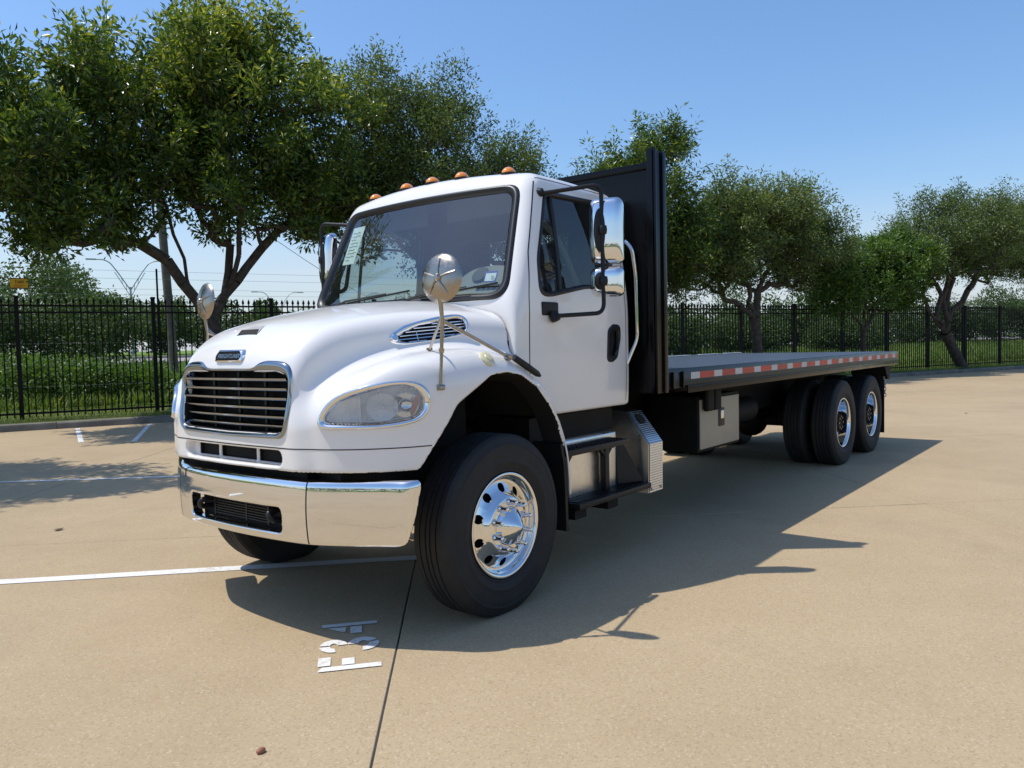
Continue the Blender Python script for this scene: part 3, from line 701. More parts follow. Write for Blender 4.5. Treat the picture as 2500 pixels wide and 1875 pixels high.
for s in (-1, 1):
    doors[s] = sub_mesh('door', P, F, N, door & (Cc[:, 1]*s > 0), Mt['paint'], T)
    D = doors[s]
    sm = lambda pts: [(p[0], s*cab_side(np.array(p[1])).item(), p[1]) for p in pts]
    mb = MB(); mb.add(*ribbon(cab_shell, sm(resample(DOOR[:6]+[(.47,1.29)], 60, False)), .009)); mb.add(*ribbon(cab_shell, sm(resample([(1.628, 1.13), (1.63, 1.9), (1.60, 2.55), (1.585, 2.66)], 40, False)), .007))
    mb.add(*ribbon(cab_shell, [(x_, s*.9, 2.70) for x_ in np.linspace(.70, 1.57, 30)], .007)); mb.build('door_seam', Mt['gasket'], D, fix=False)
    O3 = np.array(sm(resample(DW_O, 120))); I3 = np.array(sm(resample(DW_I, 120)))
    V, Fq = band(cab_shell, O3, I3, (.0, .006, .008, .006, .0, -.02), 110); gs = link('window_gasket', raw_mesh('window_gasket', V, Fq), Mt['gasket'], D)
    me = patch(DW_I, lambda u, v: (u, s*cab_side(np.array(v)).item(), v), cab_shell, -.016, .05); link('side_window', me, Mt['sglass'], D)
    mb = MB(); q = on(cab_shell, [(.80+.03*(v-1.95), s*cab_side(np.array(v)).item(), v) for v in np.linspace(1.955, 2.60, 14)], -.008); mb.tube(q, .013, 8); mb.build('window_divider', Mt['gasket'], D)
    # door handle: recessed cup with a pull
    HP = roundpoly([(1.352,1.455),(1.43,1.45),(1.50,1.48),(1.548,1.62),(1.55,1.725),(1.44,1.73),(1.37,1.69)], .05, 5)
    q = np.array(sm(resample(HP, 50))); mb = MB(); a = on(cab_shell, q, .004); b = on(cab_shell, q*np.array([1, 1, 1]), -.0); cpt = q.mean(0); c = on(cab_shell, cpt+(q-cpt)*.86, .010); e = on(cab_shell, cpt+(q-cpt)*.72, .002)
    V = np.concatenate([b, a, c, e]); n = 50
    mb.add(V, [(j*n+i, j*n+(i+1) % n, (j+1)*n+(i+1) % n, (j+1)*n+i) for j in range(3) for i in range(n)]+[tuple(3*n+i for i in range(n))]); hd = mb.build('door_handle', Mt['blackm'], D)
    mb = MB(); q = on(cab_shell, sm([(1.47, 1.68), (1.485, 1.62), (1.47, 1.55), (1.43, 1.50)]), .016); mb.tube(q, [.012, .016, .016, .010], 8); mb.build('handle_grip', Mt['black'], hd)
# windscreen
ws3 = lambda u, v: (ws_x(u, v), u, v)
V, Fq = band(cab_shell, np.array([ws3(u, v) for u, v in resample(WS_O, 200)]), np.array([ws3(u, v) for u, v in resample(WS_I, 200)]), (.0, .010, .016, .014, .006, .0, -.03), 200)
wg = link('windscreen_gasket', raw_mesh('windscreen_gasket', V, Fq), Mt['gasket'], T)
me = patch(resample(WS_I, 160), ws3, cab_shell, -.014, .05); wso = link('windscreen', me, Mt['glass'], T)
# sticker and paper inside the windscreen
def ws_rect(u, v, w, h, name, mat, parent, off, skew=0.0):
    g = [(u-w/2, v-h/2), (u+w/2, v-h/2), (u+w/2, v+h/2), (u-w/2, v+h/2)]
    me = patch([(a+skew*(b-v), b) for a, b in g], ws3, cab_shell, off, .03); return link(name, me, mat, parent)
st = ws_rect(-.80, 2.045, .092, .076, 'inspection_sticker', Mt['blue'], wso, -.022)
ws_rect(-.80, 2.042, .076, .052, 'sticker_panel', Mt['white'], st, -.0195)
q = on(cab_shell, [ws3(-.80, 2.041)], -.018)[0]
nn = normals(cab_shell, np.array([ws3(-.80, 2.041)]))[0]; rr = Vector((-.19, -1, 0)); uu = Vector(nn).cross(rr)
lettering('06 26', .030, Mt['ink'], st, face_m(q, rr, Vector((.44, 0, 1))), bold=.0006, extrude=0)
pp = ws_rect(.70, 2.40, .17, .30, 'paper_notice', Mt['paper'], wso, -.022)
mb = MB()
for k in range(9):
    v = 2.50-k*.027; w = (.10, .12, .07, .11, .12, .09, .12, .11, .06)[k]
    q = on(cab_shell, [ws3(.70+.06-w*t_+.0, v+.003*math.sin(9*t_+k)) for t_ in np.linspace(0, 1, 8)], -.0195); mb.tube(q, .0016, 4)
mb.build('handwriting', Mt['ink'], pp)
# roof lamps
for s_, y_ in ((1, -.675), (1, -.28), (1, 0), (1, .28), (1, .675)):
    b = on(cab_shell, [(.66+.10*y_*y_, y_, 2.76)])[0]
    mb = MB(); mb.ball((b[0]+.01, y_, b[2]), .05, 20, 10, (1.15, .95, .98)); mb.v = [(x_, yy, max(z_, b[2]-.004)) for x_, yy, z_ in mb.v]
    rl = mb.build('clearance_lamp', Mt['amber'], T); mb = MB(); mb.lathe([(.058, -.012), (.058, .004), (.05, .008)], (b[0]+.01, y_, b[2]), (0, 0, 1), 20); mb.build('lamp_base', Mt['blackm'], rl)
mb = MB(); mb.tube([(.86, -.50, 2.775), (.86, -.50, 2.80)], .02, 10); mb.tube([(.83, -.50, 2.80), (.95, -.52, 2.815)], [.014, .026], 10); mb.build('roof_horn', Mt['chrome'], T)
# cab interior
mb = MB(); V = []; ys = np.linspace(-.93, .93, 41)
prof = [(.40, 1.50), (.36, 1.90), (.42, 1.94), (.52, 1.965), (.62, 1.97), (.74, 1.94), (.80, 1.86), (.82, 1.70), (.82, 1.50)]
for y_ in ys:
    bl = .20*math.exp(-(abs(y_+.52)/.36)**3)
    for i, (x_, z_) in enumerate(prof): V.append((max(x_, ws_x(y_, z_)+.05) if i < 3 else x_+.05, y_, z_+(bl*(.45, 1, .95, .3)[i-3] if 2 < i < 7 else 0)-.02))
k = len(prof); mb.add(V, [(i*k+j, i*k+j+1, (i+1)*k+j+1, (i+1)*k+j) for i in range(40) for j in range(k-1)]); dsh_ = mb.build('dashboard', Mt['dash'], T, sharp=60)
mb = MB(); mb.lathe([(.0, .008), (.062, .008), (.068, .0)], (.59, -.50, 2.085), (-.78, 0, .62), 28, cap=False); mb.build('dash_speaker', Mt['trim'], dsh_)
mb = MB()
for k in range(6): mb.box(.47, .53, -.80+k*.045, -.765+k*.045, 1.985, 2.0)
mb.build('defrost_vent', Mt['trim'], dsh_)
mb = MB(); c = Vector((.98, -.47, 1.98)); ax = Vector((-.55, 0, .83)).normalized(); u_, w_ = frame(ax)
mb.tube([c+(u_*math.cos(a)+w_*math.sin(a))*.225 for a in np.linspace(0, 2*math.pi, 37)[:-1]], .015, 8, closed=True)
for a in (.5, 2.6, 4.7): mb.tube([c-ax*.04, c+(u_*math.cos(a)+w_*math.sin(a))*.22], .013, 6)
mb.tube([c-ax*.05, c-ax*.5], .04, 8); mb.build('steering_wheel', Mt['blackm'], T, sharp=60)
for y_ in (-.47, .47):
    mb = MB(); mb.box(1.05, 1.52, y_-.26, y_+.26, 1.40, 1.62); mb.box(1.40, 1.55, y_-.25, y_+.25, 1.60, 2.20); mb.box(1.42, 1.53, y_-.13, y_+.13, 2.2, 2.38); mb.build('seat', Mt['seat'], T, bev=.05, seg=3)
mb = MB(); mb.tube(arc_path([(.50, .955, 2.36), (.62, .90, 2.34), (.56, .90, 2.05), (.45, .965, 2.05)], .06), .016, 8); mb.build('grab_handle', Mt['blackm'], T, sharp=60)
mb = MB(); mb.box(.70, .715, -.75, -.1, 2.50, 2.66); mb.box(.70, .715, .1, .75, 2.50, 2.66); mb.build('sun_visor', Mt['trim'], T)
mb = MB(); mb.tube(arc_path([(.66, -.88, 2.52), (.95, -.93, 2.30), (1.35, -.93, 1.75)], .1), .02, 6); mb.build('seat_belt', Mt['dash'], T)
# wipers
for y0, y1 in ((.72, .10), (-.05, -.66)):
    q = on(cab_shell, [ws3(y0, 1.90), ws3(y0*.7+y1*.3, 1.945), ws3(y1, 1.975)], .03); mb = MB(); mb.tube([tuple(p) for p in q], [.010, .008, .005], 6)
    q2 = on(cab_shell, [ws3(y0*.8+y1*.2-.05, 1.93), ws3((y0+y1)/2-.1, 1.95), ws3(y1-.22, 1.985)], .012); mb.tube([tuple(p) for p in q2], .007, 6); mb.build('wiper', Mt['blackm'], T, sharp=60)
# ---- side mirrors, grab rails, hood mirrors (both sides)
for s in (-1, 1):
    y = lambda v: s*v
    mb = MB(); p = arc_path([(.70, y(.93), 2.60), (.715, y(1.0), 2.605), (1.00, y(1.36), 2.64), (1.03, y(1.375), 2.55), (1.03, y(1.375), 1.80), (.95, y(1.30), 1.77), (.63, y(1.10), 1.755)], .06, 6)
    MX, MY = (1.04, 1.25) if s < 0 else (.74, 1.335)                # the passenger's mirror is swung further forward
    p = arc_path([(.72, y(.95), 2.60), (MX-.06, y(MY), 2.655), (MX-.055, y(MY+.005), 1.795), (.64, y(1.10), 1.775)], .07, 7)
    mb.tube(p, .0145, 10); ma = mb.build('mirror_arm', Mt['blackm'], T, sharp=60)
    mb = MB(); mb.lathe([(.055, -.01), (.055, .02), (.035, .03), (.026, .06), (.0, .062)], (.70, y(.905), 2.60), (.1, y(1), .1), 18); mb.build('arm_mount', Mt['blackm'], ma)
    mb = MB(); mb.box(.56, .74, y(1.035)-.02, y(1.035)+.03, 1.78, 1.87); mb.tube([(.66, y(1.06), 1.80), (.66, y(1.09), 1.745)], .035, 12); mb.build('arm_mount', Mt['blackm'], ma, bev=.012)
    def shell(zc, hz, name, hh):
        def f(x_, y_, z_):
            yy = y_*s; u = (x_-MX)*.95-(yy-MY)*.31; w = (x_-MX)*.31+(yy-MY)*.95      # u = depth (rearwards), w = across
            q = np.sqrt(np.maximum(np.abs(w)-(.115-.05), 0)**2+np.maximum(np.abs(z_-zc)-(hz-.05), 0)**2)-.05
            dm = -.062+.9*(w**2)*1.2+.25*((z_-zc)/hz)**4*.12
            return smax(smax(q, (dm-u)*.95, .05), u-.05, .02)
        P_, F_ = surfnets(f, (MX-.16, min(s*(MY-.17), s*(MY+.17)), zc-hz-.03), (MX+.16, max(s*(MY-.17), s*(MY+.17)), zc+hz+.03), .009)
        mo = sub_mesh(name, P_, F_, normals(f, P_), np.ones(len(F_), bool), Mt['chrome'], T)
        q = []
        for k in range(28):
            a = 2*math.pi*k/28; w, z_ = -.035+.042*math.cos(a), zc+hh*math.sin(a); u = -.085
            q.append((MX+.95*u+.31*w, s*(MY-.31*u+.95*w), z_))
        qq = project(f, np.array(q)); nn = normals(f, qq); ce = qq.mean(0)
        mb = MB(); V = np.concatenate([qq, qq+nn*.006, ce+(qq-ce)*.93+nn*.008]); mb.add(V, [(j*28+i, j*28+(i+1) % 28, (j+1)*28+(i+1) % 28, (j+1)*28+i) for j in (0, 1) for i in range(28)]+[tuple(56+i for i in range(28))]); mb.build('mirror_boss', Mt['blackm'], mo)
        mb = MB(); mb.lathe([(.030, -.03), (.034, 0), (.030, .03)], (MX-.055, s*(MY+.005), zc), (0, 0, 1), 14); mb.lathe([(.024, 0), (.02, .06)], (MX-.055, s*(MY+.005), zc), (.95, -s*.31, 0), 12); mb.build('mirror_clamp', Mt['blackm'], mo, bev=.006)
        mb = MB(); V = []
        for w, z_ in roundpoly([(-.095, zc-hz+.02), (.095, zc-hz+.02), (.095, zc+hz-.02), (-.095, zc+hz-.02)], .03, 4): V.append((MX+.95*.052+.31*w, s*(MY-.31*.052+.95*w), z_))
        mb.add(V, [tuple(range(len(V)))]); mb.build('mirror_glass', Mt['chrome'], mo)
        return mo
    tag(shell(2.35, .225, 'side_mirror', .15), 'tall chrome-backed side mirror'); tag(shell(2.01, .105, 'convex_mirror', .065), 'short chrome-backed convex mirror')
    mb = MB(); mb.tube(arc_path([(1.66, y(1.035), 2.36), (1.665, y(1.09), 2.30), (1.70, y(1.10), 2.10), (1.715, y(1.10), 1.62), (1.66, y(1.035), 1.43)], .05), .016, 10)
    mb.lathe([(.024, 0), (.024, .012)], (1.66, y(1.03), 1.43), (0, y(1), 0), 12); mb.build('grab_rail', Mt['chrome'], T, sharp=60)
    # round convex mirror on a tripod over the fender
    m0 = Vector((-.535, y(1.165), 1.955)); mb = MB()
    foot = Vector(on(hood_body, [(-.52, -1.135, 1.37)], .004)[0]*np.array([1, -s, 1])); knee = Vector((-.50, y(1.16), 1.73)); rear = Vector(on(hood_body, [(.10, -1.10, 1.50)], .02)[0]*np.array([1, -s, 1])); inn_ = Vector(on(hood_body, [(-.40, -.96, 1.575)], .004)[0]*np.array([1, -s, 1]))
    mb.tube([m0+Vector((.015, 0, -.02)), Vector((-.518, y(1.165), 1.86)), knee, foot], [.011, .013, .011, .0085], 10); tr = mb.build('hood_mirror_stand', Mt['chrome2'], T, sharp=60); tag(tr, 'tripod fender mirror stand with round mirror')
    mb = MB(); mb.tube([knee, rear], [.012, .010], 10); mb.lathe([(.02, -.02), (.02, .02)], rear, rear-knee, 10); mb.build('stand_stay', Mt['chrome2'], tr)
    mb = MB(); mb.tube([knee+Vector((0, 0, .03)), inn_], .0085, 8); mb.lathe([(.018, 0), (.018, .015)], inn_, (0, 0, 1), 10); mb.build('stand_stay', Mt['chrome2'], tr)
    mb = MB(); mb.lathe([(.017, -.02), (.017, .02)], foot, (1, 0, 0), 10); mb.lathe([(.014, -.012), (.016, .012)], foot+(knee-foot)*.55, knee-foot, 10); mb.build('stand_foot', Mt['chrome2'], tr)
    mb = MB(); e0 = Vector(on(hood_body, [(.14, -1.10, 1.485)], .03)[0]*np.array([1, -s, 1])); e1 = Vector((.36, y(1.17), 1.395)); mb.tube([e0, e0*.5+e1*.5, e1-(e1-e0)*.12, e1], [.020, .022, .020, .008], 10); mb.build('rubber_bumper', Mt['blackm'], tr, sharp=60)
    ax = Vector((.90, y(-.10), -.08)).normalized(); dc = m0+Vector((.03, 0, .0)); ax = -ax
    mb = MB(); mb.lathe([(0, .032), (.05, .030), (.10, .018), (.130, .002), (.134, -.006), (.130, -.010), (0, -.012)], dc, ax, 40, cap=False); dk = mb.build('round_mirror', Mt['dull'], tr, sharp=60)
    mb = MB(); u_, w_ = frame(ax)
    for k in range(5):
        a = 2*math.pi*k/5+.3; d_ = u_*math.cos(a)+w_*math.sin(a); mb.tube([dc+ax*.034+d_*.02, dc+ax*.032+d_*.06, dc+ax*.016+d_*.105], .0045, 6)
    mb.lathe([(.022, .03), (.020, .042), (.012, .05), (0, .05)], dc, ax, 14); mb.build('mirror_ribs', Mt['dull'], dk)
    q = on(hood_body, [(-.096, -1.12, 1.512)], 0)[0]*np.array([1, -s, 1]); nn = normals(hood_body, np.array([(-.096, -1.12, 1.512)]))[0]*np.array([1, -s, 1])
    mb = MB(); mb.lathe([(.052, -.004), (.052, .006), (.045, .012), (.026, .013), (.022, .02), (0, .022)], q, nn, 24); mb.build('fender_marker', Mt['cream'], T)
# ---- wheels
def tyre(cx, cy, cz, s, parent, hw=.132, Rr=.541, drive=False):
    """s = side the outer face looks to (-1 driver)"""
    g = .010; prof = [(.30, hw*.72), (.312, hw*.80), (.322, hw*.93), (.330, hw*.945), (.336, hw*.93), (.352, hw*1.0), (.372, hw*1.035), (.376, hw*1.055), (.384, hw*1.055), (.388, hw*1.045), (.42, hw*1.065), (.455, hw*1.06), (.470, hw*1.04), (.473, hw*1.055), (.482, hw*1.05), (.486, hw*1.02), (.515, hw*.94), (.530, hw*.87), (Rr-.006, hw*.80), (Rr, hw*.74)]
    half = [(Rr, hw*.55), (Rr, hw*.50), (Rr-g, hw*.49), (Rr-g, hw*.43), (Rr, hw*.42), (Rr, hw*.17), (Rr-g, hw*.16), (Rr-g, hw*.09), (Rr, hw*.08)]
    full = prof+half; full = full+[(r_, -h_) for r_, h_ in full[::-1]]
    mb = MB(); mb.lathe(full, (cx, cy, cz), (0, s, 0), 72, cap=False)
    mb.v = [(x_, y_, max(z_, .002)) for x_, y_, z_ in mb.v]
    return mb.build('tyre', Mt['rubber'], parent, sharp=30)
def ring_sector_holes(prof_r, prof_h, rh0, rh1, hr, nh, c, s):
    """disc part of a wheel with nh round hand holes between radii rh0 and rh1"""
    hf = lambda r_: np.interp(r_, prof_r, prof_h); mb = MB(); ra = math.pi/nh; rm = (rh0+rh1)/2; hw_ = ra*rm; hh = (rh1-rh0)/2
    ca = math.atan2(hh, hw_); ph = sorted(set([round(x, 5) for x in list(np.linspace(-math.pi, math.pi, 29)[:-1])+[ca, -ca, math.pi-ca, -math.pi+ca]]))
    for k in range(nh):
        th0 = (k+.5)*2*ra; V = []
        def pt(du, dr): r_ = rm+dr; a = th0+du/rm; return (c[0]+r_*math.cos(a), c[1]+s*hf(r_), c[2]+r_*math.sin(a))
        for q in (0, .35, 1):
            for p_ in ph:
                tx = hw_/max(abs(math.cos(p_)), 1e-6); ty = hh/max(abs(math.sin(p_)), 1e-6); t_ = min(tx, ty); l_ = hr+(t_-hr)*q
                V.append(pt(math.cos(p_)*l_, math.sin(p_)*l_))
        nn = len(ph)
        for p_ in ph:
            x_, y_, z_ = pt(math.cos(p_)*hr, math.sin(p_)*hr); V.append((x_, y_-s*.022, z_))
        mb.add(V, [(j*nn+i, j*nn+(i+1) % nn, (j+1)*nn+(i+1) % nn, (j+1)*nn+i) for j in (0, 1) for i in range(nn)]+[(i, (i+1) % nn, 3*nn+(i+1) % nn, 3*nn+i) for i in range(nn)])
    return mb
HZ = .526
def lugs(cx, y0, cz, s, parent, rad=.1425, L=.075):
    for k in range(10):
        a = 2*math.pi*(k+.5)/10; mb = MB(); c_ = (cx+rad*math.cos(a), y0, cz+rad*math.sin(a))
        mb.lathe([(.021, 0), (.021, .006), (.0165, .012), (.0155, L*.55), (.0135, L*.62), (.0135, L*.85), (.010, L*.96), (0, L)], c_, (0, s, 0), 14); mb.build('lug_nut', Mt['chrome'], parent)
def front_wheel(cx, s):
    fy = s*1.166
    pr = [0, .155, .168, .178, .195, .215, .25, .262, .275]; phh = [.016, .016, .011, .0, -.020, -.034, -.050, -.053, -.053]
    mb = ring_sector_holes(pr, phh, .190, .255, .0275, 10, (cx, fy, HZ), s)
    hf = lambda r_: np.interp(r_, pr, phh)
    mb.lathe([(.255, hf(.255)), (.268, -.052), (.276, -.046), (.282, -.025), (.288, -.008), (.296, .0), (.306, .003), (.312, .0), (.313, -.012), (.30, -.03)], (cx, fy, HZ), (0, s, 0), 90, cap=False)
    mb.lathe([(0, .016), (.148, .016), (.156, .0155), (.164, .0135), (.172, .007), (.178, .0), (.190, hf(.190))], (cx, fy, HZ), (0, s, 0), 90, cap=False)
    w = mb.build('front_wheel', Mt['chrome'], T, sharp=50); tag(w, 'polished front wheel with pointed hub cover')
    mb = MB(); mb.lathe([(.0, -.10), (.27, -.09), (.29, -.06)], (cx, fy, HZ), (0, s, 0), 40, cap=False); mb.build('wheel_back', Mt['liner'], w)
    mb = MB(); mb.lathe([(.116, .014), (.116, .022), (.111, .028), (.108, .040), (.103, .046), (.055, .082), (.012, .112), (0, .116)], (cx, fy, HZ), (0, s, 0), 40); mb.build('hub_cover', Mt['chrome'], w, sharp=30)
    lugs(cx, fy+s*.016, HZ, s, w, .143, .068); tyre(cx, s*1.042, HZ, s, w)
front_wheel(0, -1); front_wheel(0, 1)
def rear_wheel(cx, s):
    fy = s*1.205; mb = MB()
    mb.lathe([(.30, -.03), (.313, -.012), (.312, 0), (.304, .003), (.294, -.002), (.286, -.014), (.282, -.04), (.278, -.15), (.272, -.168), (.255, -.176), (.20, -.178), (.13, -.176)], (cx, fy, HZ), (0, s, 0), 72, cap=False)
    w = mb.build('rear_wheel', Mt['chrome'], T, sharp=50); tag(w, 'deep-dished polished rear wheel with dual tyres')
    mb = MB(); mb.lathe([(.14, -.18), (.135, -.09), (.12, -.07), (.11, -.05), (.10, -.04), (0, -.038)], (cx, fy, HZ), (0, s, 0), 32); mb.build('hub', Mt['chassis'], w)
    for k in range(8):
        a = 2*math.pi*k/8; mb = MB(); mb.lathe([(.012, 0), (.012, .014), (0, .016)], (cx+.08*math.cos(a), fy-s*.04, HZ+.08*math.sin(a)), (0, s, 0), 8); mb.build('axle_bolt', Mt['chrome2'], w)
    lugs(cx, fy-s*.177, HZ, s, w, .168, .05)
    tyre(cx, s*1.088, HZ, s, w); tyre(cx, s*.742, HZ, s, w)
WB1, WB2 = 6.73, 8.074
for wx in (WB1, WB2):
    for s in (-1, 1): rear_wheel(wx, s)
# ---- chassis
for s in (-1, 1):
    mb = MB(); mb.box(-.92, 9.25, s*.42-.004, s*.42+.004, .74, 1.02); mb.box(-.92, 9.25, min(s*.34, s*.42), max(s*.34, s*.42), .74, .75); mb.box(-.92, 9.25, min(s*.34, s*.42), max(s*.34, s*.42), 1.01, 1.02); mb.build('frame_rail', Mt['chassis'], T)
    mb = MB(); mb.box(-.62, .62, s*.43-.04, s*.43+.04, .60, .66); mb.box(-.08, .08, s*.43-.05, s*.43+.05, .46, .62); mb.build('front_spring', Mt['chassis'], T)
    for x0, x1 in ((7.0, 7.8),): mb = MB(); mb.beam((6.5, s*.5, .60), (8.3, s*.5, .60), .10, .12); mb.box(7.25, 7.55, s*.5-.06, s*.5+.06, .6, .95); mb.build('walking_beam', Mt['chassis'], T)
    mb = MB(); mb.lathe([(.14, -.45), (.14, .45)], (4.6, s*.62, .82), (1, 0, 0), 20); mb.build('air_tank', Mt['chassis'], T, bev=.02)
    # rear mud flaps
    mb = MB(); mb.box(8.72, 8.73, min(s*.62, s*1.22), max(s*.62, s*1.22), .20, .98); mb.box(8.68, 8.76, min(s*.42, s*1.22), max(s*.42, s*1.22), .98, 1.02); mb.build('mud_flap', Mt['blackm'], T)
    # front splash flap behind the front wheel
    mb = MB(); q = [(.610, .95), (.648, .80), (.655, .62), (.66, .40), (.665, .36), (.635, .36), (.628, .62), (.62, .80), (.585, .94)]
    mb.prism([(a, s*.80, b) for a, b in q], (0, s*.355, 0)); mb.build('splash_flap', Mt['blackm'], T)
mb = MB(); mb.beam((0, -.95, .50), (0, .95, .50), .10, .12); mb.tube([(.5, 0, .75), (3.2, 0, .80), (6.5, 0, .55)], .055, 12); mb.box(.2, 1.6, -.28, .28, .6, 1.05); mb.build('front_axle', Mt['chassis'], T)
for wx in (WB1, WB2):
    mb = MB(); mb.tube([(wx, -.95, HZ), (wx, -.25, HZ), (wx, .25, HZ), (wx, .95, HZ)], .075, 14); mb.ball((wx, 0, HZ), .23, 18, 10); mb.build('drive_axle', Mt['chassis'], T, sharp=60)
for x_ in (1.5, 2.6, 3.7, 5.2, 6.1, 7.4, 8.7, 9.2):
    mb = MB(); mb.box(x_-.05, x_+.05, -.34, .34, .78, 1.0); mb.build('frame_crossmember', Mt['chassis'], T)
mb = MB(); mb.box(3.95, 4.5, .45, 1.0, .62, 1.02); mb.build('battery_box', Mt['chassis'], T, bev=.02)
mb = MB(); mb.lathe([(.30, -.55), (.31, -.53), (.31, .53), (.30, .55)], (1.35, .72, .72), (1, 0, 0), 28); mb.build('fuel_tank', Mt['alu'], T)
# aluminium tank, steps and tread plate cover under the driver's door
mb = MB(); mb.box(.72, 1.58, -.985, -.50, .46, .93); tk = mb.build('side_tank', Mt['alu'], T, bev=.035, seg=4)
mb = MB(); mb.box(1.44, 1.53, -.99, -.986, .80, .86); mb.build('tank_label', Mt['trim'], tk)
mb = MB(); mb.box(.55, 1.60, -.93, -.45, .93, 1.10); mb.build('tank_shroud', Mt['chassis'], T)
def step(x0, x1, y0, y1, z, name):
    mb = MB(); mb.box(x0, x1, y0, y1, z-.045, z-.004); st_ = mb.build(name, Mt['blackm'], T, bev=.008)
    nx = int((x1-x0)/.045)
    for k in range(nx):
        mb = MB(); xx = x0+.03+k*(x1-x0-.05)/nx; mb.box(xx, xx+.016, y0+.03, y1-.03, z-.005, z+.004); mb.build('step_tread', Mt['blackm'], st_)
    return st_
step(.70, 1.50, -1.135, -.90, .885, 'upper_step'); step(.80, 1.80, -1.155, -.90, .512, 'lower_step')
for x_ in (.80, 1.33):
    mb = MB(); mb.box(x_-.028, x_+.028, -1.05, -1.0, .50, .85); mb.beam((x_, -1.03, .76), (x_+.10, -1.03, .85), .03, .03, (0, 1, 0)); mb.beam((x_, -1.03, .76), (x_-.10, -1.03, .85), .03, .03, (0, 1, 0)); mb.build('step_bracket', Mt['blackm'], T, bev=.006)
mb = MB(); mb.prism([(1.56, -.98, .86), (1.56, -1.0, .52), (1.78, -1.10, .52), (1.60, -1.0, .86)], (0, .06, 0)); mb.build('step_gusset', Mt['blackm'], T)
for x_ in (.86, 1.28): mb = MB(); mb.box(x_-.07, x_+.07, -1.12, -.6, .40, .46); mb.build('step_outrigger', Mt['chassis'], T)
prof = [(-.62, 1.06), (-.955, 1.045), (-1.142, .805), (-1.138, .425)]
mb = MB(); a = [(1.78, y_, z_) for y_, z_ in prof]; inn2 = [(1.78, -.62, .425)]
mb.prism(a+inn2, (.22, 0, 0)); cv = mb.build('tread_plate_cover', Mt['alu'], T)
for k in range(3):
    (y0, z0), (y1, z1) = prof[k], prof[k+1]; L = math.hypot(y1-y0, z1-z0); ny, nz = (z1-z0)/L, -(y1-y0)/L
    if ny*-1 < 0: ny, nz = -ny, -nz
    if k == 0: ny, nz = 0, 1
    o_ = .004; V = [(x_, y_+ny*o_, z_+nz*o_) for x_ in (1.795, 2.004) for y_, z_ in ((y0, z0), (y1, z1))]
    mb = MB(); mb.add(V, [(0, 1, 3, 2)]); mb.build('cover_plate', Mt['tread'], cv)
mb = MB(); mb.lathe([(0, .001), (.045, .001), (.05, .0)], (1.90, -1.006, .985), (0, -.78, .61), 24, cap=False); mb.v = [(x_, y_-.006, z_+.005) for x_, y_, z_ in mb.v]; mb.build('filler_hole_shade', Mt['liner'], cv)  # flat dark disc in place of the hole's shaded inside
for x_ in (1.82, 1.97): mb = MB(); mb.lathe([(.010, 0), (.010, .008), (0, .01)], (x_, -1.142, .45), (0, -1, 0), 10); mb.build('cover_bolt', Mt['chrome2'], cv)
# ---- the flatbed
BX0, BX1, BY, BZ = 1.90, 9.37, 1.258, 1.375
mb = MB(); mb.box(BX0, BX1, -BY+.02, BY-.02, BZ-.012, BZ); bed = mb.build('flatbed', Mt['deck'], T); tag(bed, 'grey tread plate deck with black rails')
for s in (-1, 1):
    mb = MB(); prof = [(BY-.04, BZ+.003), (BY-.004, BZ+.003), (BY, BZ-.003), (BY, BZ-.150), (BY-.012, BZ-.158), (BY-.09, BZ-.158), (BY-.09, BZ-.148), (BY-.03, BZ-.14), (BY-.03, BZ-.02)]
    mb.prism([(BX0+.0, s*a, b) for a, b in prof], (BX1-BX0, 0, 0)); mb.build('side_rail', Mt['black'], bed)
    mb = MB(); mb.box(2.19, BX1-.05, min(s*(BY+.012), s*(BY+.024)), max(s*(BY+.012), s*(BY+.024)), BZ-.195, BZ-.135); rub = mb.build('rub_rail', Mt['black'], bed, bev=.003)
    for k in range(13): mb = MB(); xx = 2.35+k*.57; mb.box(xx, xx+.05, min(s*(BY-.03), s*(BY+.011)), max(s*(BY-.03), s*(BY+.011)), BZ-.185, BZ-.142); mb.build('rail_spacer', Mt['chassis'], bed)
    x_ = 2.29; k = 0
    while x_ < BX1-.02:
        w = (.165, .285)[k % 2]; x1 = min(x_+w, BX1); mb = MB(); mb.box(x_, x1-.001, min(s*BY, s*(BY+.0018)), max(s*BY, s*(BY+.0018)), BZ-.088, BZ-.034); mb.build('tape_strip', Mt['red'] if k % 2 else Mt['wtape'], bed); x_ = x1; k += 1
for k in range(19):
    x_ = BX0+.2+k*.395; mb = MB(); mb.box(x_-.02, x_+.02, -BY+.04, BY-.04, BZ-.11, BZ-.014); mb.build('deck_crossmember', Mt['chassis'], bed)
for s in (-1, 1): mb = MB(); mb.box(BX0, BX1-.1, s*.42-.04, s*.42+.04, 1.02, BZ-.11); mb.build('long_sill', Mt['chassis'], bed)
mb = MB(); mb.box(BX1-.002, BX1+.012, -BY, BY, BZ-.19, BZ+.002); mb.build('tail_rail', Mt['black'], bed)
mb = MB()
for x0 in (4.6, 5.65, 6.7, 7.75, 8.7): mb.box(x0, x0+.62, BY-.09, BY-.015, BZ+.004, BZ+.018)
mb.box(4.5, BX1-.02, BY-.05, BY-.02, BZ+.004, BZ+.010); mb.build('winch_track', Mt['alu'], bed, bev=.003)
for s in (-1, 1):                                              # stake pockets at the front corners
    for x_ in (1.95, 2.12): mb = MB(); mb.box(x_, x_+.012, min(s*BY, s*(BY+.02)), max(s*BY, s*(BY+.02)), BZ-.15, BZ-.02); mb.build('stake_pocket', Mt['black'], bed)
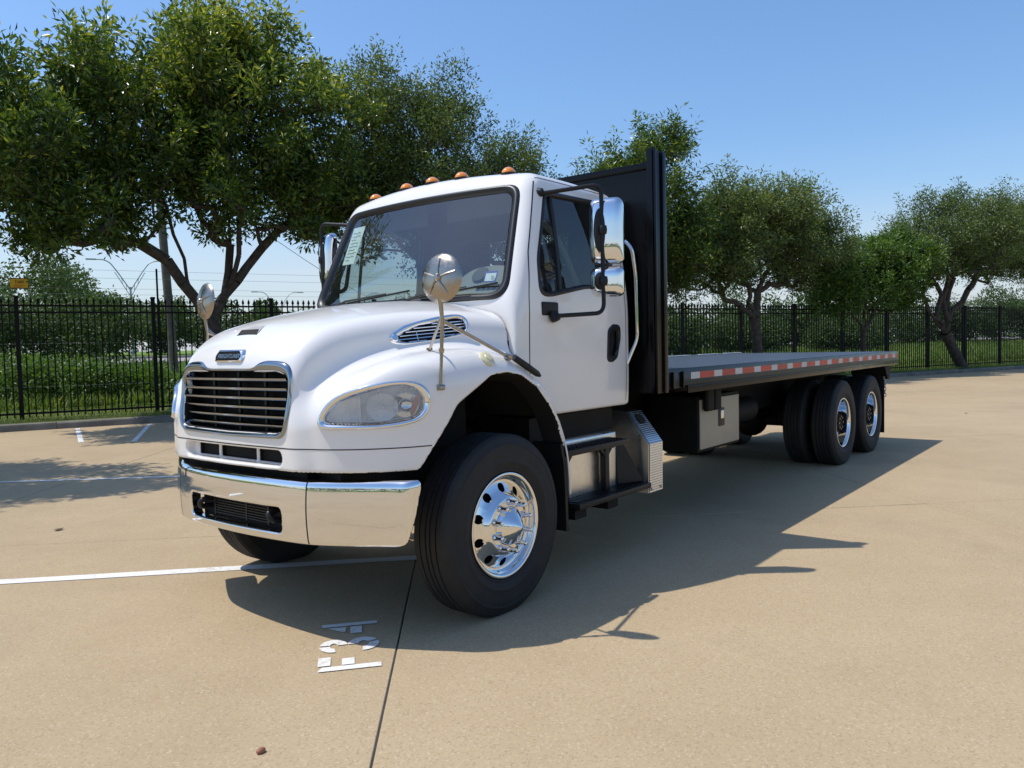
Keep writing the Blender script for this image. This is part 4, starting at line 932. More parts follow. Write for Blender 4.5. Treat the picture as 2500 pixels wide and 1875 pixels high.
# headboard
MW = (-.42, .42, 2.12, 2.62)                                    # window with a steel mesh behind the cab glass
mb = MB()
for y0, y1, z0, z1 in ((-1.19, MW[0], 1.20, 2.90), (MW[1], 1.19, 1.20, 2.90), (MW[0], MW[1], 1.20, MW[2]), (MW[0], MW[1], MW[3], 2.90)): mb.box(1.80, 1.806, y0, y1, z0, z1)
hb = mb.build('headboard', Mt['black'], T); tag(hb, 'tall black steel headboard behind the cab')
for s in (-1, 1):
    mb = MB(); mb.box(1.72, 1.885, min(s*1.235, s*1.252), max(s*1.235, s*1.252), 1.20, 3.02); mb.box(1.72, 1.745, min(s*1.19, s*1.262), max(s*1.19, s*1.262), 1.20, 3.035); mb.box(1.83, 1.885, min(s*1.19, s*1.268), max(s*1.19, s*1.268), 1.20, 3.02); mb.build('headboard_post', Mt['black'], hb, bev=.004)
mb = MB(); mb.box(1.775, 1.875, -1.19, 1.19, 2.90, 2.95); mb.build('headboard_top_rail', Mt['black'], hb, bev=.004)
for y_ in (-.6, 0, .6):
    if y_ == 0: continue
    mb = MB(); mb.box(1.806, 1.86, y_-.025, y_+.025, 1.38, 2.90); mb.build('headboard_stiffener', Mt['black'], hb)
mb = MB()
for k in range(-40, 41):
    for sg in (1, -1):
        c = k*.035; pts = []
        y0 = c; z0 = MW[2]; L = MW[3]-MW[2]; dy = sg*L*.8
        t0, t1 = 0.0, 1.0
        for lim, up_ in ((MW[0], 0), (MW[1], 1)):
            pass
        ts = [t for t in np.linspace(0, 1, 41) if MW[0] <= y0+dy*t <= MW[1]]
        if len(ts) > 1: mb.tube([(1.803, y0+dy*ts[0], z0+L*ts[0]), (1.803, y0+dy*ts[-1], z0+L*ts[-1])], .003, 4)
mb.build('window_mesh', Mt['black'], hb)
# toolbox under the bed
mb = MB(); mb.box(2.86, 3.78, -1.045, -.55, .60, 1.10); tb = mb.build('toolbox', Mt['chassis'], T, bev=.01)
mb = MB(); mb.box(2.885, 3.755, -1.058, -1.046, .625, 1.07); mb.build('toolbox_door', Mt['tool'], tb, bev=.006)
mb = MB(); mb.box(3.27, 3.40, -1.064, -1.059, .80, .97); la = mb.build('latch_plate', Mt['blackm'], tb, bev=.003)
mb = MB(); mb.box(3.305, 3.375, -1.072, -1.065, .87, .945); mb.build('latch_handle', Mt['alu'], la, bev=.004)
for x_ in (2.98, 3.14): mb = MB(); mb.box(x_-.07, x_+.075, -1.12, -1.07, .965, 1.19); mb.build('bed_bracket', Mt['chassis'], T, bev=.03, seg=3)
# rear hitch plate, chain
mb = MB(); mb.prism([(9.0, -1.16, 1.17), (9.3, -1.16, 1.17), (9.34, -1.16, 1.10), (9.3, -1.16, .96), (9.2, -1.16, .96)], (0, .5, 0)); mb.prism([(9.0, .66, 1.17), (9.3, .66, 1.17), (9.34, .66, 1.10), (9.3, .66, .96), (9.2, .66, .96)], (0, .5, 0)); mb.box(9.26, 9.33, -1.0, 1.0, .80, .95); mb.build('rear_underride_bar', Mt['chassis'], T)
for k in range(6):
    mb = MB(); c = Vector((9.28, -1.10, .94-k*.045)); ax_ = (Vector((1, 0, 0)), Vector((0, 1, 0)))[k % 2]
    mb.tube([c+ax_*.016*math.cos(a)+Vector((0, 0, .030))*math.sin(a) for a in np.linspace(0, 2*math.pi, 11)[:-1]], .006, 6, closed=True); mb.build('chain_link', Mt['galv'], T)
# ================================================================= THE PLACE
P0 = np.array([2.62, 14.76]); DA = np.array([math.cos(R(-22)), math.sin(R(-22))]); DN = np.array([-DA[1], DA[0]])
def AB(a, b, z=0.0):
    """a metres along the kerb, b metres beyond it"""
    q = P0+DA*a+DN*b; return Vector((q[0], q[1], z))
S2 = math.sqrt(.5)
def ST(s, t, z=0.0): return Vector(((s+t)*S2, (t-s)*S2, z))                     # the lot's slab grid runs at 45 degrees to the truck
FB, FZ = 1.3, .15
def land_z(b):
    return float(np.interp(b, [-.2, .14, 1.0, 3, 25, 38, 60, 90, 160, 400, 3000], [.13, .13, .15, .20, 1.05, 1.45, 1.60, 1.75, 2.2, 3.0, 3.0]))
# ---- ground: one sheet to the horizon, concrete lot laid on it
mb = MB(); mb.add([(-3000, -3000, -.06), (3000, -3000, -.06), (3000, 3000, -.06), (-3000, 3000, -.06)], [(0, 1, 2, 3)]); tag(mb.build('ground', Mt['field']), kind='structure')
a0, a1 = -70, 130
mb = MB(); q = [AB(a0, 0), AB(a1, 0), AB(a1, -90), AB(a0, -90)]; mb.add([(p.x, p.y, -.02) for p in q], [(0, 1, 2, 3)]); lot = mb.build('concrete_lot', Mt['concrete']); tag(lot, kind='structure')
SL = {-2: (-9.1, .05), -1: (-4.49, .0757), 0: (.2415, .0508), 1: (5.067, 0.0)}     # slab joints as fitted lines s = c + e t
for k in range(2, 9): SL[k] = (5.067+4.6*(k-1), 0.0)
for k in range(-6, -2): SL[k] = (-9.1+4.6*(k+2), .05)
def tl(k, s): return 1.55+4.62*k-.012*s
def corner(i, k):
    c, e = SL[i]; t = tl(k, c)
    for _ in range(4): s = c+e*t; t = tl(k, s)
    return s, t
inside = lambda p: (np.array([p.x, p.y])-P0)@DN < -.02
for i in range(-6, 8):
    for k in range(-4, 6):
        cs = [corner(i, k), corner(i+1, k), corner(i+1, k+1), corner(i, k+1)]; g = .0045
        (c0, c1, c2, c3) = [Vector(c) for c in cs]; ctr = (c0+c1+c2+c3)/4
        qs = [c+Vector((g if c.x < ctr.x else -g, g if c.y < ctr.y else -g)) for c in (c0, c1, c2, c3)]
        pts = [ST(c.x, c.y) for c in qs]
        ok = [inside(p) for p in pts]
        if not any(ok): continue
        if not all(ok):                                          # clip against the kerb line
            out = []
            for j in range(4):
                a_, b_ = pts[j], pts[(j+1) % 4]; da = (np.array([a_.x, a_.y])-P0)@DN+.02; db = (np.array([b_.x, b_.y])-P0)@DN+.02
                if da < 0: out.append(a_)
                if (da < 0) != (db < 0): out.append(a_.lerp(b_, da/(da-db)))
            pts = out
        mb = MB(); mb.prism([(p.x, p.y, -.018) for p in pts], (0, 0, .018)); mb.build('slab', Mt['concrete'], lot, bev=.004, seg=1)
mb = MB()
for i in range(-6, 9):
    A_, B_ = ST(*corner(i, -4), -.006), ST(*corner(i, 6), -.006); sd = (B_-A_).cross(Vector((0, 0, 1))).normalized()*.010; mb.add([A_-sd, A_+sd, B_+sd, B_-sd], [(0, 1, 2, 3)])
for k in range(-4, 7):
    A_, B_ = ST(*corner(-6, k), -.005), ST(*corner(8, k), -.005); sd = (B_-A_).cross(Vector((0, 0, 1))).normalized()*.010; mb.add([A_-sd, A_+sd, B_+sd, B_-sd], [(0, 1, 2, 3)])
mb.build('joint_sealant', Mt['sealant'], lot)
# ---- painted lines and the stall number
def line(p, q, w, name='parking_line'):
    p, q = Vector((*p, .004)), Vector((*q, .004)); d = (q-p); n = max(2, int(d.length/.4)); sd = d.cross(Vector((0, 0, 1))).normalized()*w/2; mb = MB(); V = []
    for i in range(n+1):
        c = p+d*i/n; j = .004*math.sin(i*2.3+p.x); V += [c-sd*(1+j*8), c+sd*(1-j*6)]
    mb.add(V, [(2*i, 2*i+1, 2*i+3, 2*i+2) for i in range(n)]); return mb.build(name, Mt['rpaint'], lot)
line((-5.6, 6.05), (.56, .17), .12); line((-5.2, 13.2), (5.2, 1.55), .09)
for (p, q) in (((3.867, 14.60-.6), (2.70, 11.04)), ((5.2, 13.45), (3.27, 10.22)), ((6.6, 12.85), (4.15, 9.6)), ((2.3, 14.5), (1.2, 12.0)), ((8.0, 12.2), (5.4, 8.2))): line(p, q, .09)
u_read = Vector((.64, .77, 0)).normalized(); u_top = Vector((-.775, .632, 0)).normalized()
o_f = Vector((-.98, -1.136, 0)); L = .315
def stencil(pts, r0): return [tuple(o_f+u_read*(r0+r)+u_top*t*L+Vector((0, 0, .005))) for r, t in pts]
def glyph(name, polys):
    mb = MB()
    for p in polys: mb.add(p, [tuple(range(len(p)))])
    tag(mb.build(name, Mt['rpaint'], lot), 'white stencilled character of the stall number')
glyph('stall_number', [stencil([(0, 0), (.052, 0), (.052, .93), (0, 1)], 0), stencil([(.068, .80), (.178, .80), (.178, 1.0), (.068, 1.0)], 0), stencil([(.062, .42), (.145, .42), (.145, .62), (.062, .62)], 0)])
def arcs(cr, ct, rr, rt_, w, a0_, a1_, r0, n=14):
    out = []
    for i in range(n):
        t0, t1 = a0_+(a1_-a0_)*i/n, a0_+(a1_-a0_)*(i+1)/n
        f = lambda a, k: (cr+(rr-w*k)*math.cos(a), ct+(rt_-w*k/L)*math.sin(a)); out.append(stencil([f(t0, 0), f(t1, 0), f(t1, 1), f(t0, 1)], r0))
    return out
glyph('stall_number', arcs(.085, .765, .090, .235, .055, R(190), R(95), .245)+arcs(.085, .765, .090, .235, .055, R(80), R(-85), .245)+arcs(.085, .265, .095, .265, .055, R(85), R(-60), .245)+arcs(.085, .265, .095, .265, .055, R(-75), R(-185), .245))
glyph('stall_number', [stencil([(.125, 0), (.172, 0), (.172, 1), (.125, .97)], .50), stencil([(.0, .28), (.105, .28), (.105, .48), (.0, .48)], .50), stencil([(.105, .55), (.02, .58), (.105, .88)], .50)])
# ---- kerb, verge, field
for k in range(-6, 26):                                          # kerb stones, 3 m lengths
    x0, x1 = k*3.05-2+.004, (k+1)*3.05-2-.004
    if x1 < -22 or x0 > 70: continue
    mb = MB(); prof = [(-.02, -.02), (.0, .10), (.018, .142), (.05, .152), (.15, .152), (.16, -.02)]
    mb.prism([tuple(AB(x0, b, z)) for b, z in prof], tuple(Vector((DA[0], DA[1], 0))*(x1-x0)))
    o = mb.build('kerb', Mt['kerb'], bev=.006, seg=1) if k == -6 else mb.build('kerbstone', Mt['kerb'], kerb_o, bev=.006, seg=1)
    if k == -6: kerb_o = o; tag(o, kind='structure')
    elif 'kerb_o' not in dir(): kerb_o = o; o.name = 'kerb'; tag(o, kind='structure')
bs = [.155, .6, 1.3, 2.2, 3.2, 6, 10, 15, 20, 24.6]; mb = MB(); as_ = np.arange(-70, 131, 5.0)
def strip(name, bs, mat, jit=.0, kind='structure'):
    V = []; rg = np.random.default_rng(3)
    for a in as_:
        for b in bs: V.append(tuple(AB(a, b, land_z(b)+rg.uniform(-jit, jit)*(0 if b < 1 else 1))))
    n = len(bs); mb = MB(); mb.add(V, [(i*n+j, i*n+j+1, (i+1)*n+j+1, (i+1)*n+j) for i in range(len(as_)-1) for j in range(n-1)]); o = mb.build(name, mat, sharp=180); tag(o, kind='structure'); return o
strip('grass_verge', [.155, .6, 1.3, 2.2, 3.4], Mt['turf'])
as_ = np.arange(-140, 200, 6.0)
strip('field', [3.4, 6, 10, 15, 20, 25.0], Mt['field'], .05)
strip('road', [25.0, 28, 31, 34.0], Mt['asphalt'])
strip('road_margin', [34.15, 36, 39, 45, 60, 90, 160, 400, 1500, 3000], Mt['field'])
for b in (25.0, 34.0):
    mb = MB(); mb.prism([tuple(AB(-140, b+x_, land_z(b)+z_)) for x_, z_ in ((-.1, -.1), (-.1, .14), (.2, .14), (.2, -.1))], tuple(Vector((DA[0], DA[1], 0))*330)); tag(mb.build('road_kerb', Mt['asphalt']), kind='structure')
# ---- fence
fence = thing('security_fence', 'tall black steel picket fence running along the kerb behind the truck', 'fence', AB(0, FB, FZ))
fi = Matrix.Translation(-AB(0, FB, FZ))
def fbuild(mb, name, mat, parent=None, **k):
    o = mb.build(name, mat, fence, **k); o.data.transform(fi); return o
PS = 2.835; pa0 = .354
mbp = MB(); w = .06
c0 = AB(0, FB, FZ)
pk = MB(); s_ = .014; base = AB(0, FB, 0)
tdir = Vector((DA[0], DA[1], 0)); ndir = Vector((DN[0], DN[1], 0))
def ring_pts(z, h): return [base+tdir*i*h+ndir*j*h+Vector((0, 0, z)) for i, j in ((-1, -1), (1, -1), (1, 1), (-1, 1))]
V = []; lev = [(.20, s_), (2.82, s_), (2.84, s_*1.9), (2.87, s_*1.9), (2.95, .002)]
for z, h in lev: V += ring_pts(z, h)
pk.add(V, [(j*4+i, j*4+(i+1) % 4, (j+1)*4+(i+1) % 4, (j+1)*4+i) for j in range(4) for i in range(4)]+[(3, 2, 1, 0)])
first = fbuild(pk, 'picket', Mt['fence'], sharp=20); pmesh = first.data; cnt = 0
po = MB(); V = []
for z, h in ((.05, .045), (2.93, .045), (2.945, .055), (2.975, .055), (2.985, .03)): V += ring_pts(z, h)
po.add(V, [(j*4+i, j*4+(i+1) % 4, (j+1)*4+(i+1) % 4, (j+1)*4+i) for j in range(4) for i in range(4)]+[(3, 2, 1, 0), (16, 17, 18, 19)])
post0 = fbuild(po, 'post', Mt['fence'], sharp=20)
usedp = usedo = False; allp = []
for k in range(-2, 16):
    a = pa0+PS*k
    o = post0 if not usedo else link('post', post0.data, None, fence); usedo = True; o.location = tdir*a
    if k == 15: continue
    for z in (2.76, 2.605, .29):
        mb = MB(); mb.beam(AB(a+.045, FB, z), AB(a+PS-.045, FB, z), .035, .045); fbuild(mb, 'rail', Mt['fence'])
    for i in range(1, 20): allp.append(a+PS*i/20)
allp.sort(key=lambda a: abs(a-18)); far = allp[300:]
for a in allp[:300]:
    o = first if not usedp else link('picket', pmesh, None, fence); usedp = True; o.location = tdir*a
if far:
    mb = MB()
    for a in far: mb.box(-.014, .014, -.014, .014, .2, 2.9, Matrix.Translation(AB(a, FB, 0)) @ Matrix.Rotation(R(-22), 4, 'Z'))
    o = fbuild(mb, 'end_pickets', Mt['fence']); tag(o, kind='stuff')
# electric strands on thin poles just behind the fence
ew = thing('electric_strand_fence', 'thin pale wires strung on slim black poles above the picket fence', 'wire fence', AB(3.32, FB+.18, FZ))
ei = Matrix.Translation(-AB(3.32, FB+.18, FZ))
for a in (-5.3, 3.32, 11.9, 20.53, 28.9, 37.32, 45.9):
    mb = MB(); mb.tube([AB(a, FB+.18, .1), AB(a, FB+.18, 3.69 if a < 10 else 3.46)], .024, 8); mb.build('pole', Mt['fence'], ew).data.transform(ei)
for z in (3.64, 3.45, 3.20, 3.06, 2.4, 1.9, 1.4, .9):
    mb = MB(); mb.tube([AB(-12, FB+.18, z), AB(8, FB+.18, z-.02), AB(22, FB+.18, z-.16), AB(50, FB+.18, z-.2)], .0028, 5); mb.build('wire', Mt['ewire'], ew).data.transform(ei)
def warn(a, z, w, h, label, txt, col):
    t = thing('warning_sign', label, 'sign', AB(a, FB+.16, z))
    ti = Matrix.Translation(-AB(a, FB+.16, z)); nrm = -ndir
    def plate_(w, h, off, mat, name, dz=0.0):
        mb = MB(); c = AB(a, FB+.16, z+dz)+nrm*off; mb.box(-w/2, w/2, -.003, .003, -h/2, h/2, Matrix.Translation(c) @ Matrix.Rotation(R(-22), 4, 'Z')); o = mb.build(name, mat, t); o.data.transform(ti); return o
    plate_(w, h, 0, Mt['brown'] if txt else col, 'sign_plate'); pf = plate_(w*.93, h*.80, .006, col if txt else Mt['yellow'], 'sign_face', 0 if txt else h*.1)
    if txt:
        o = lettering(txt, .085, Mt['brown'], pf, face_m(AB(a, FB+.16, z)+nrm*.012+tdir*.045+Vector((0, 0, .03)), tdir, (0, 0, 1)), bold=.002); o.data.transform(ti)
        mb = MB()
        for k in range(3): mb.box(-.11, .13-k*.05, -.001, .001, -.045-k*.022, -.036-k*.022, Matrix.Translation(AB(a, FB+.16, z)+nrm*.0115) @ Matrix.Rotation(R(-22), 4, 'Z'))
        o = mb.build('small_print', Mt['signred'], pf); o.data.transform(ti)
    return t
warn(.425, 3.275, .37, .245, 'yellow warning sign reading 7,000 V hung on the wires beside the big tree', '7,000 V', Mt['yellow'])
warn(33.13, 3.06, .33, .235, 'small red and yellow warning sign half hidden by the leaning tree', '', Mt['signred'])
# ---- leaves, trees, shrubs
def leaf_quads(C, D, Lf, Wf, rg):
    """C points, D leaf directions -> rhombic folded leaves (verts, faces)"""
    n = len(C); D = D/np.linalg.norm(D, axis=1, keepdims=True)
    A = rg.normal(size=(n, 3)); A[:, 2] += .8; S = np.cross(D, A); S /= np.maximum(np.linalg.norm(S, axis=1, keepdims=True), 1e-6); Nn = np.cross(S, D)
    l = (Lf*rg.uniform(.7, 1.25, n))[:, None]; w = (Wf*rg.uniform(.75, 1.2, n))[:, None]
    V = np.stack([C, C+D*l*.45+S*w*.5+Nn*l*.06, C+D*l-Nn*l*.10, C+D*l*.45-S*w*.5+Nn*l*.06], 1).reshape(-1, 3)
    return V, np.arange(4*n).reshape(n, 4)
def leaf_obj(name, V, F, tint, mat, parent):
    me = raw_mesh(name, V, F, False); at = me.attributes.new('tint', 'FLOAT', 'POINT'); at.data.foreach_set('value', np.repeat(tint, 4).astype(np.float32)); return link(name, me, mat, parent)
def grow(name, label, a, b, blobs, trunk, limbs, ncl, npl, Lf, Wf, mat, seed, shoot=.45, upb=.55, cat='tree', group=None, young_lit=.35, lowcut=None, r0=.16, drop=0.0, spread=1.0):
    """blobs = crown lobes (da, db, z, ra, rb, rz); trunk = points (da, db, z); limbs = lists of points from the fork"""
    rg = np.random.default_rng(seed); base = AB(a, b, 0); o = thing(name, label, cat, base, group)
    loc = lambda q: np.array([DA[0]*q[0]+DN[0]*q[1], DA[1]*q[0]+DN[1]*q[1], q[2]])
    nodes = []; par = []; lim = []
    def addpath(pts, start):
        p = start
        for q in pts: nodes.append(loc(q)); par.append(p); lim.append(1); p = len(nodes)-1
        return p
    def dens(pts, n):
        return [tuple(x) for x in resample(pts, n, False)]
    fk = addpath(dens(trunk, 6), -1)
    for l in limbs:
        pts = dens([trunk[-1]]+l, 9)[1:]
        pts = [(p[0]+rg.normal()*.07, p[1]+rg.normal()*.07, p[2]+rg.normal()*.05) for p in pts]; addpath(pts, fk)
    Bl = np.array(blobs, float); vol = (Bl[:, 3]*Bl[:, 4]*Bl[:, 5])**.75; vol /= vol.sum()
    nsp = ncl//7; k = rg.choice(len(Bl), nsp, p=vol); d = rg.normal(size=(nsp, 3)); d /= np.linalg.norm(d, axis=1, keepdims=True); rad = rg.uniform(0, 1, nsp)**.36
    rad *= 1+.14*np.sin(d[:, 0]*7+k)*np.cos(d[:, 2]*6+k*2)
    C = Bl[k, :3]+d*rad[:, None]*Bl[k, 3:]; ncl = nsp*7; rs = np.repeat(np.arange(nsp), 7); k = k[rs]; d = d[rs]; rad = rad[rs]       # sprays of shoots
    C = C[rs]+rg.normal(size=(ncl, 3))*np.array([.21, .21, .24])*spread+d*rg.uniform(0, .25, ncl)[:, None]; cc = Bl[:, :3].mean(0); top = (Bl[:, 2]+Bl[:, 5]).max()
    Cl = np.array([loc(c) for c in C])
    order = np.argsort(((Cl-nodes[fk])**2).sum(1))
    arr = np.zeros((len(nodes)+4*ncl, 3)); arr[:len(nodes)] = nodes; cnt_ = len(nodes); tips = []
    for i in order:
        c = Cl[i]; D2 = ((arr[:cnt_]-c)**2).sum(1)+np.maximum(arr[:cnt_, 2]-c[2]+.1, 0)*.8; D2[:3] = 1e9; j = int(np.argmin(D2)); p = arr[j]; L = np.linalg.norm(c-p)
        m = 1 if L < .35 else 2; pj = j
        for q in range(1, m+1):
            t = q/m; x = p+(c-p)*t+rg.normal(size=3)*.03*L+np.array([0, 0, -.10*L*math.sin(math.pi*t)]); arr[cnt_] = x if q < m else c; par.append(pj); lim.append(0); pj = cnt_; cnt_ += 1
        tips.append(pj)
    nt_ = np.zeros(cnt_); nt_[tips] = 1
    for i in range(cnt_-1, -1, -1):
        if par[i] >= 0: nt_[par[i]] += nt_[i]
    rr = .009*np.maximum(nt_, 1)**.5; rr *= r0/max(rr[0], .02) if rr[0] > 0 else 1; rr = np.maximum(rr, .006); rr[0] *= 1.25
    Vb = []; Fb = []; n6 = 6
    for i in range(cnt_):
        if par[i] < 0: continue
        p0, p1 = Vector(arr[par[i]]), Vector(arr[i]); ra, rb_ = (min(rr[par[i]], rr[i]*1.35) if par[i] != 0 else rr[0]), rr[i]
        if (p1-p0).length < 1e-4: continue
        u, w2 = frame(p1-p0); nb = len(Vb); nn = 8 if rr[i] > .05 else 4
        for P_, r_ in ((p0, ra), (p1, rb_)):
            for q in range(nn): an = 2*math.pi*q/nn; Vb.append(tuple(P_+(u*math.cos(an)+w2*math.sin(an))*r_))
        Fb += [(nb+q, nb+(q+1) % nn, nb+nn+(q+1) % nn, nb+nn+q) for q in range(nn)]
    me = bpy.data.meshes.new('trunk'); me.from_pydata(Vb, [], Fb); me.polygons.foreach_set('use_smooth', [True]*len(Fb)); link('trunk', me, Mt['bark'], o)
    # leaves: a shoot at each tip
    outw = d*np.array([1, 1, .8]); outl = np.array([loc(x) for x in outw]); sd = outl*.6+rg.normal(size=(ncl, 3))*.45; sd[:, 2] += upb; sd /= np.linalg.norm(sd, axis=1, keepdims=True)
    rep = np.repeat(np.arange(ncl), npl); n = len(rep); tt = rg.uniform(-.25, 1, n); sl_ = shoot*rg.uniform(.6, 1.3, ncl)
    rd = rg.normal(size=(n, 3)); pos = Cl[rep]+sd[rep]*(tt*sl_[rep])[:, None]+rd*shoot*.16
    ld = sd[rep]*.45+rd*.75; ld[:, 2] -= drop
    V, Fq = leaf_quads(pos, ld, Lf, Wf, rg)
    hgt = np.clip((C[rep, 2]-cc[2])/(top-cc[2]), -1, 1)
    tint = np.clip(.38+.22*rg.normal(size=n)+young_lit*np.clip(tt, 0, 1)*np.clip(hgt+.55, 0, 1.1)*(rad[rep] > .62)+.05*rg.normal(size=ncl)[rep], 0, 1)  # young shoot tips, plus sunlight painted onto the outer upper crown
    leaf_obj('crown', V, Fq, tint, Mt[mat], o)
    return o
RW = 'street trees on the grass strip by the fence'
grow('shade_tree', 'big dark glossy-leaved tree forking low beside the yellow warning sign', 4.45, .65,
     [(-2.9,-1.0,6.0,1.9,2.4,1.5),(-3.7,-1.6,5.0,1.4,2.0,1.0),(-1.2,-1.2,7.0,2.0,2.6,1.7),(.3,.3,8.2,1.7,2.0,1.6),(1.3,-.8,7.4,1.9,2.4,1.7),(2.6,-.3,6.3,1.7,2.2,1.5),(3.4,.2,5.3,1.2,1.8,1.1),(-.6,.2,5.6,2.6,2.6,1.0),(-2.6,-.6,7.6,.8,1.0,1.0),(-3.1,-2.2,7.2,.9,1.0,.9),(-4.4,-1.8,6.4,1.0,1.4,.9),(.9,-1.0,5.3,1.6,1.6,.5),(-3.2,-1.8,4.4,1.2,1.3,.40),(-4.2,-1.6,4.2,.9,1.0,.35),(2.0,-1.2,8.2,.8,.9,1.0),(-.4,-.4,9.2,.5,.6,.7),(.5,-.3,9.6,.22,.22,.6),(-3.5,-2.0,8.1,.25,.25,.7),(-2.7,-1.6,8.3,.3,.3,.7),(1.6,-.8,9.2,.28,.28,.7),(2.9,-.6,8.2,.3,.3,.6),(1.0,-.6,9.5,.2,.2,.5),(-1.0,-.6,9.0,.28,.28,.6),(-2.0,-1.0,8.4,.25,.25,.5)],
     [(.12,0,.1),(.10,0,1.2),(-.02,0,2.3)], [[(-.7,-.2,3.4),(-1.6,-.6,4.3),(-3.4,-1.2,5.4)],[(-.45,0,3.3),(-.9,-.2,4.6),(-1.3,-.8,6.6)],[(.35,0,3.1),(.45,.1,4.6),(.3,.2,7.6)],[(.4,0,3.2),(1.3,-.3,4.4),(2.6,-.3,5.8)],[(.45,0,3.0),(.8,-.5,5),(1.2,-.8,7.0)]],
     2100, 52, .155, .062, 'leafA', 11, .5, .62, young_lit=.62, group=RW, r0=.21)
grow('small_leaved_tree', 'tall airy grey-green tree rising behind the cab roof', 11.0, .65,
     [(-.9,.2,7.6,1.6,1.8,1.4),(-.3,0,6.2,2.3,2.2,1.4),(1.7,0,6.2,1.5,1.7,1.0),(-1.9,.2,8.5,.9,1.0,.8),(-.2,0,8.6,.9,1.0,.7),(.3,0,5.3,2.9,2.2,.9),(2.9,.1,5.0,1.3,1.6,.9),(-1.9,.2,6.0,1.1,1.5,.9),(1.9,0,7.0,.6,.7,.5)],
     [(0,0,.1),(0,0,1.2),(0,0,2.2)], [[(-.5,0,3.4),(-1.0,.1,5.2),(-1.2,.2,7.4)],[(.3,0,3.6),(.2,0,6.0)],[(.8,0,3.5),(1.9,0,5.6)]], 2300, 40, .105, .045, 'leafB', 12, .45, .45, group=RW, r0=.17)
grow('laurel_tree', 'upright long-leaved tree showing above and beside the headboard', 17.6, .65,
     [(-.2,0,5.6,2.1,2.0,1.3),(1.0,0,5.2,1.4,1.6,1.8),(-1.6,0,6.0,.9,1.1,.9),(.4,0,6.8,.9,1.0,.9),(1.5,0,7.4,.7,.8,.8),(-.5,0,6.7,.7,.8,.7),(1.1,0,8.2,.5,.5,.45),(2.0,0,7.9,.4,.45,.4),(0,0,4.6,1.8,1.8,.8),(1.5,0,4.4,1.0,1.2,.9)],
     [(0,0,.1),(.05,0,1.2),(.1,0,2.4)], [[(-.4,0,3.6),(-.6,0,5.4)],[(.5,0,3.6),(1.0,0,5.8)],[(.1,0,3.6),(.2,0,6)]], 1200, 46, .16, .05, 'leafA', 13, .5, .7, young_lit=.25, group=RW, r0=.13, drop=.25)
grow('elm_tree', 'spreading olive-green tree with a curved low bare branch', 23.2, .65,
     [(-.7,0,5.4,2.1,2.2,1.5),(1.2,0,5.1,1.8,2.0,1.3),(-2.5,0,4.9,1.5,1.7,1.0),(2.6,0,4.9,1.2,1.4,.9),(1.9,0,6.3,1.1,1.3,.6),(-1.8,0,6.4,1.0,1.1,.7),(0,0,6.3,1.5,1.5,.7),(-3.0,0,3.8,1.0,1.2,.6),(2.6,0,4.2,1.1,1.2,.6),(3.3,0,5.7,.7,.8,.45),(-1.6,0,4.2,1.4,1.3,.5)],
     [(.1,0,.1),(0,0,1.2),(-.15,0,2.4)], [[(-.7,0,2.75),(-1.4,0,3.1),(-2.4,0,4.0)],[(-.4,0,3.2),(-.9,0,4.6)],[(.1,0,3.4),(.9,0,4.8)],[(.0,0,3.2),(.2,0,5.4)]], 2000, 40, .125, .05, 'leafB', 14, .5, .25, group=RW, r0=.19, young_lit=.5, drop=.2)
grow('round_tree', 'small dense round tree between the two spreading trees', 29.1, .65,
     [(0,0,4.0,1.7,1.7,1.0),(-1.4,0,3.7,1.2,1.3,.8),(1.5,0,4.5,1.4,1.5,.9),(2.3,0,4.1,1.2,1.4,.9),(-1.8,0,3.1,.8,.9,.55),(.4,0,3.6,1.6,1.4,.55),(.5,0,4.7,1.0,1.0,.5)],
     [(0,0,.1),(.02,0,1.2),(.05,0,1.9)], [[(-.6,0,2.7),(-1.2,0,3.5)],[(.1,0,3.0),(.2,0,4.4)],[(.8,0,2.9),(1.7,0,4.2)]], 1200, 40, .15, .065, 'leafC', 15, .42, .4, group=RW, r0=.10)
grow('leaning_tree', 'airy many-stemmed tree leaning on a slanted trunk by the fence', 35.9, .65,
     [(-.9,0,6.0,2.2,2.2,1.4),(1.2,0,6.2,2.2,2.2,1.4),(-2.8,0,5.2,1.5,1.7,1.2),(3.0,0,5.6,1.6,1.8,1.2),(.2,0,7.2,1.3,1.4,.7),(-1.9,0,6.9,.8,.9,.6),(.1,0,5.1,3.0,2.1,.6),(2.6,0,4.9,1.5,1.6,.5)],
     [(.1,0,.05),(-.6,0,.9),(-1.25,0,1.75)], [[(-2.1,0,2.4),(-2.6,0,3.0),(-2.7,0,3.8)],[(-1.9,0,2.6),(-1.9,0,3.6),(-2.0,0,5.2)],[(-1.2,0,2.6),(-.9,0,3.4),(-.6,0,5.6)],[(-.8,0,2.4),(.2,0,3.5),(2.0,0,5.0)],[(-1.4,0,2.7),(-1.3,0,3.8),(-.7,0,5.6)]], 2000, 34, .12, .045, 'leafB', 16, .5, .3, group=RW, r0=.22, drop=.15)
grow('edge_tree', 'drooping feathery tree beyond the leaning tree at the end of the row', 44.6, .65,
     [(0,0,6.2,2.6,2.4,1.9),(-2.0,0,6.0,2.0,2.0,1.6),(-3.2,0,6.4,1.3,1.5,1.4),(-2.6,0,7.6,1.2,1.2,.9),(1.6,0,6.0,2.0,2.0,1.6),(-.6,0,4.9,2.4,2.1,.7)],
     [(0,0,.1),(-.1,0,1.3),(-.2,0,2.3)], [[(-1.2,0,3.4),(-2.4,0,5.4)],[(.1,0,3.6),(.1,0,5.8)],[(.8,0,3.4),(1.6,0,5.4)]], 1800, 34, .12, .042, 'leafB', 17, .55, .15, group=RW, r0=.2, drop=.4)
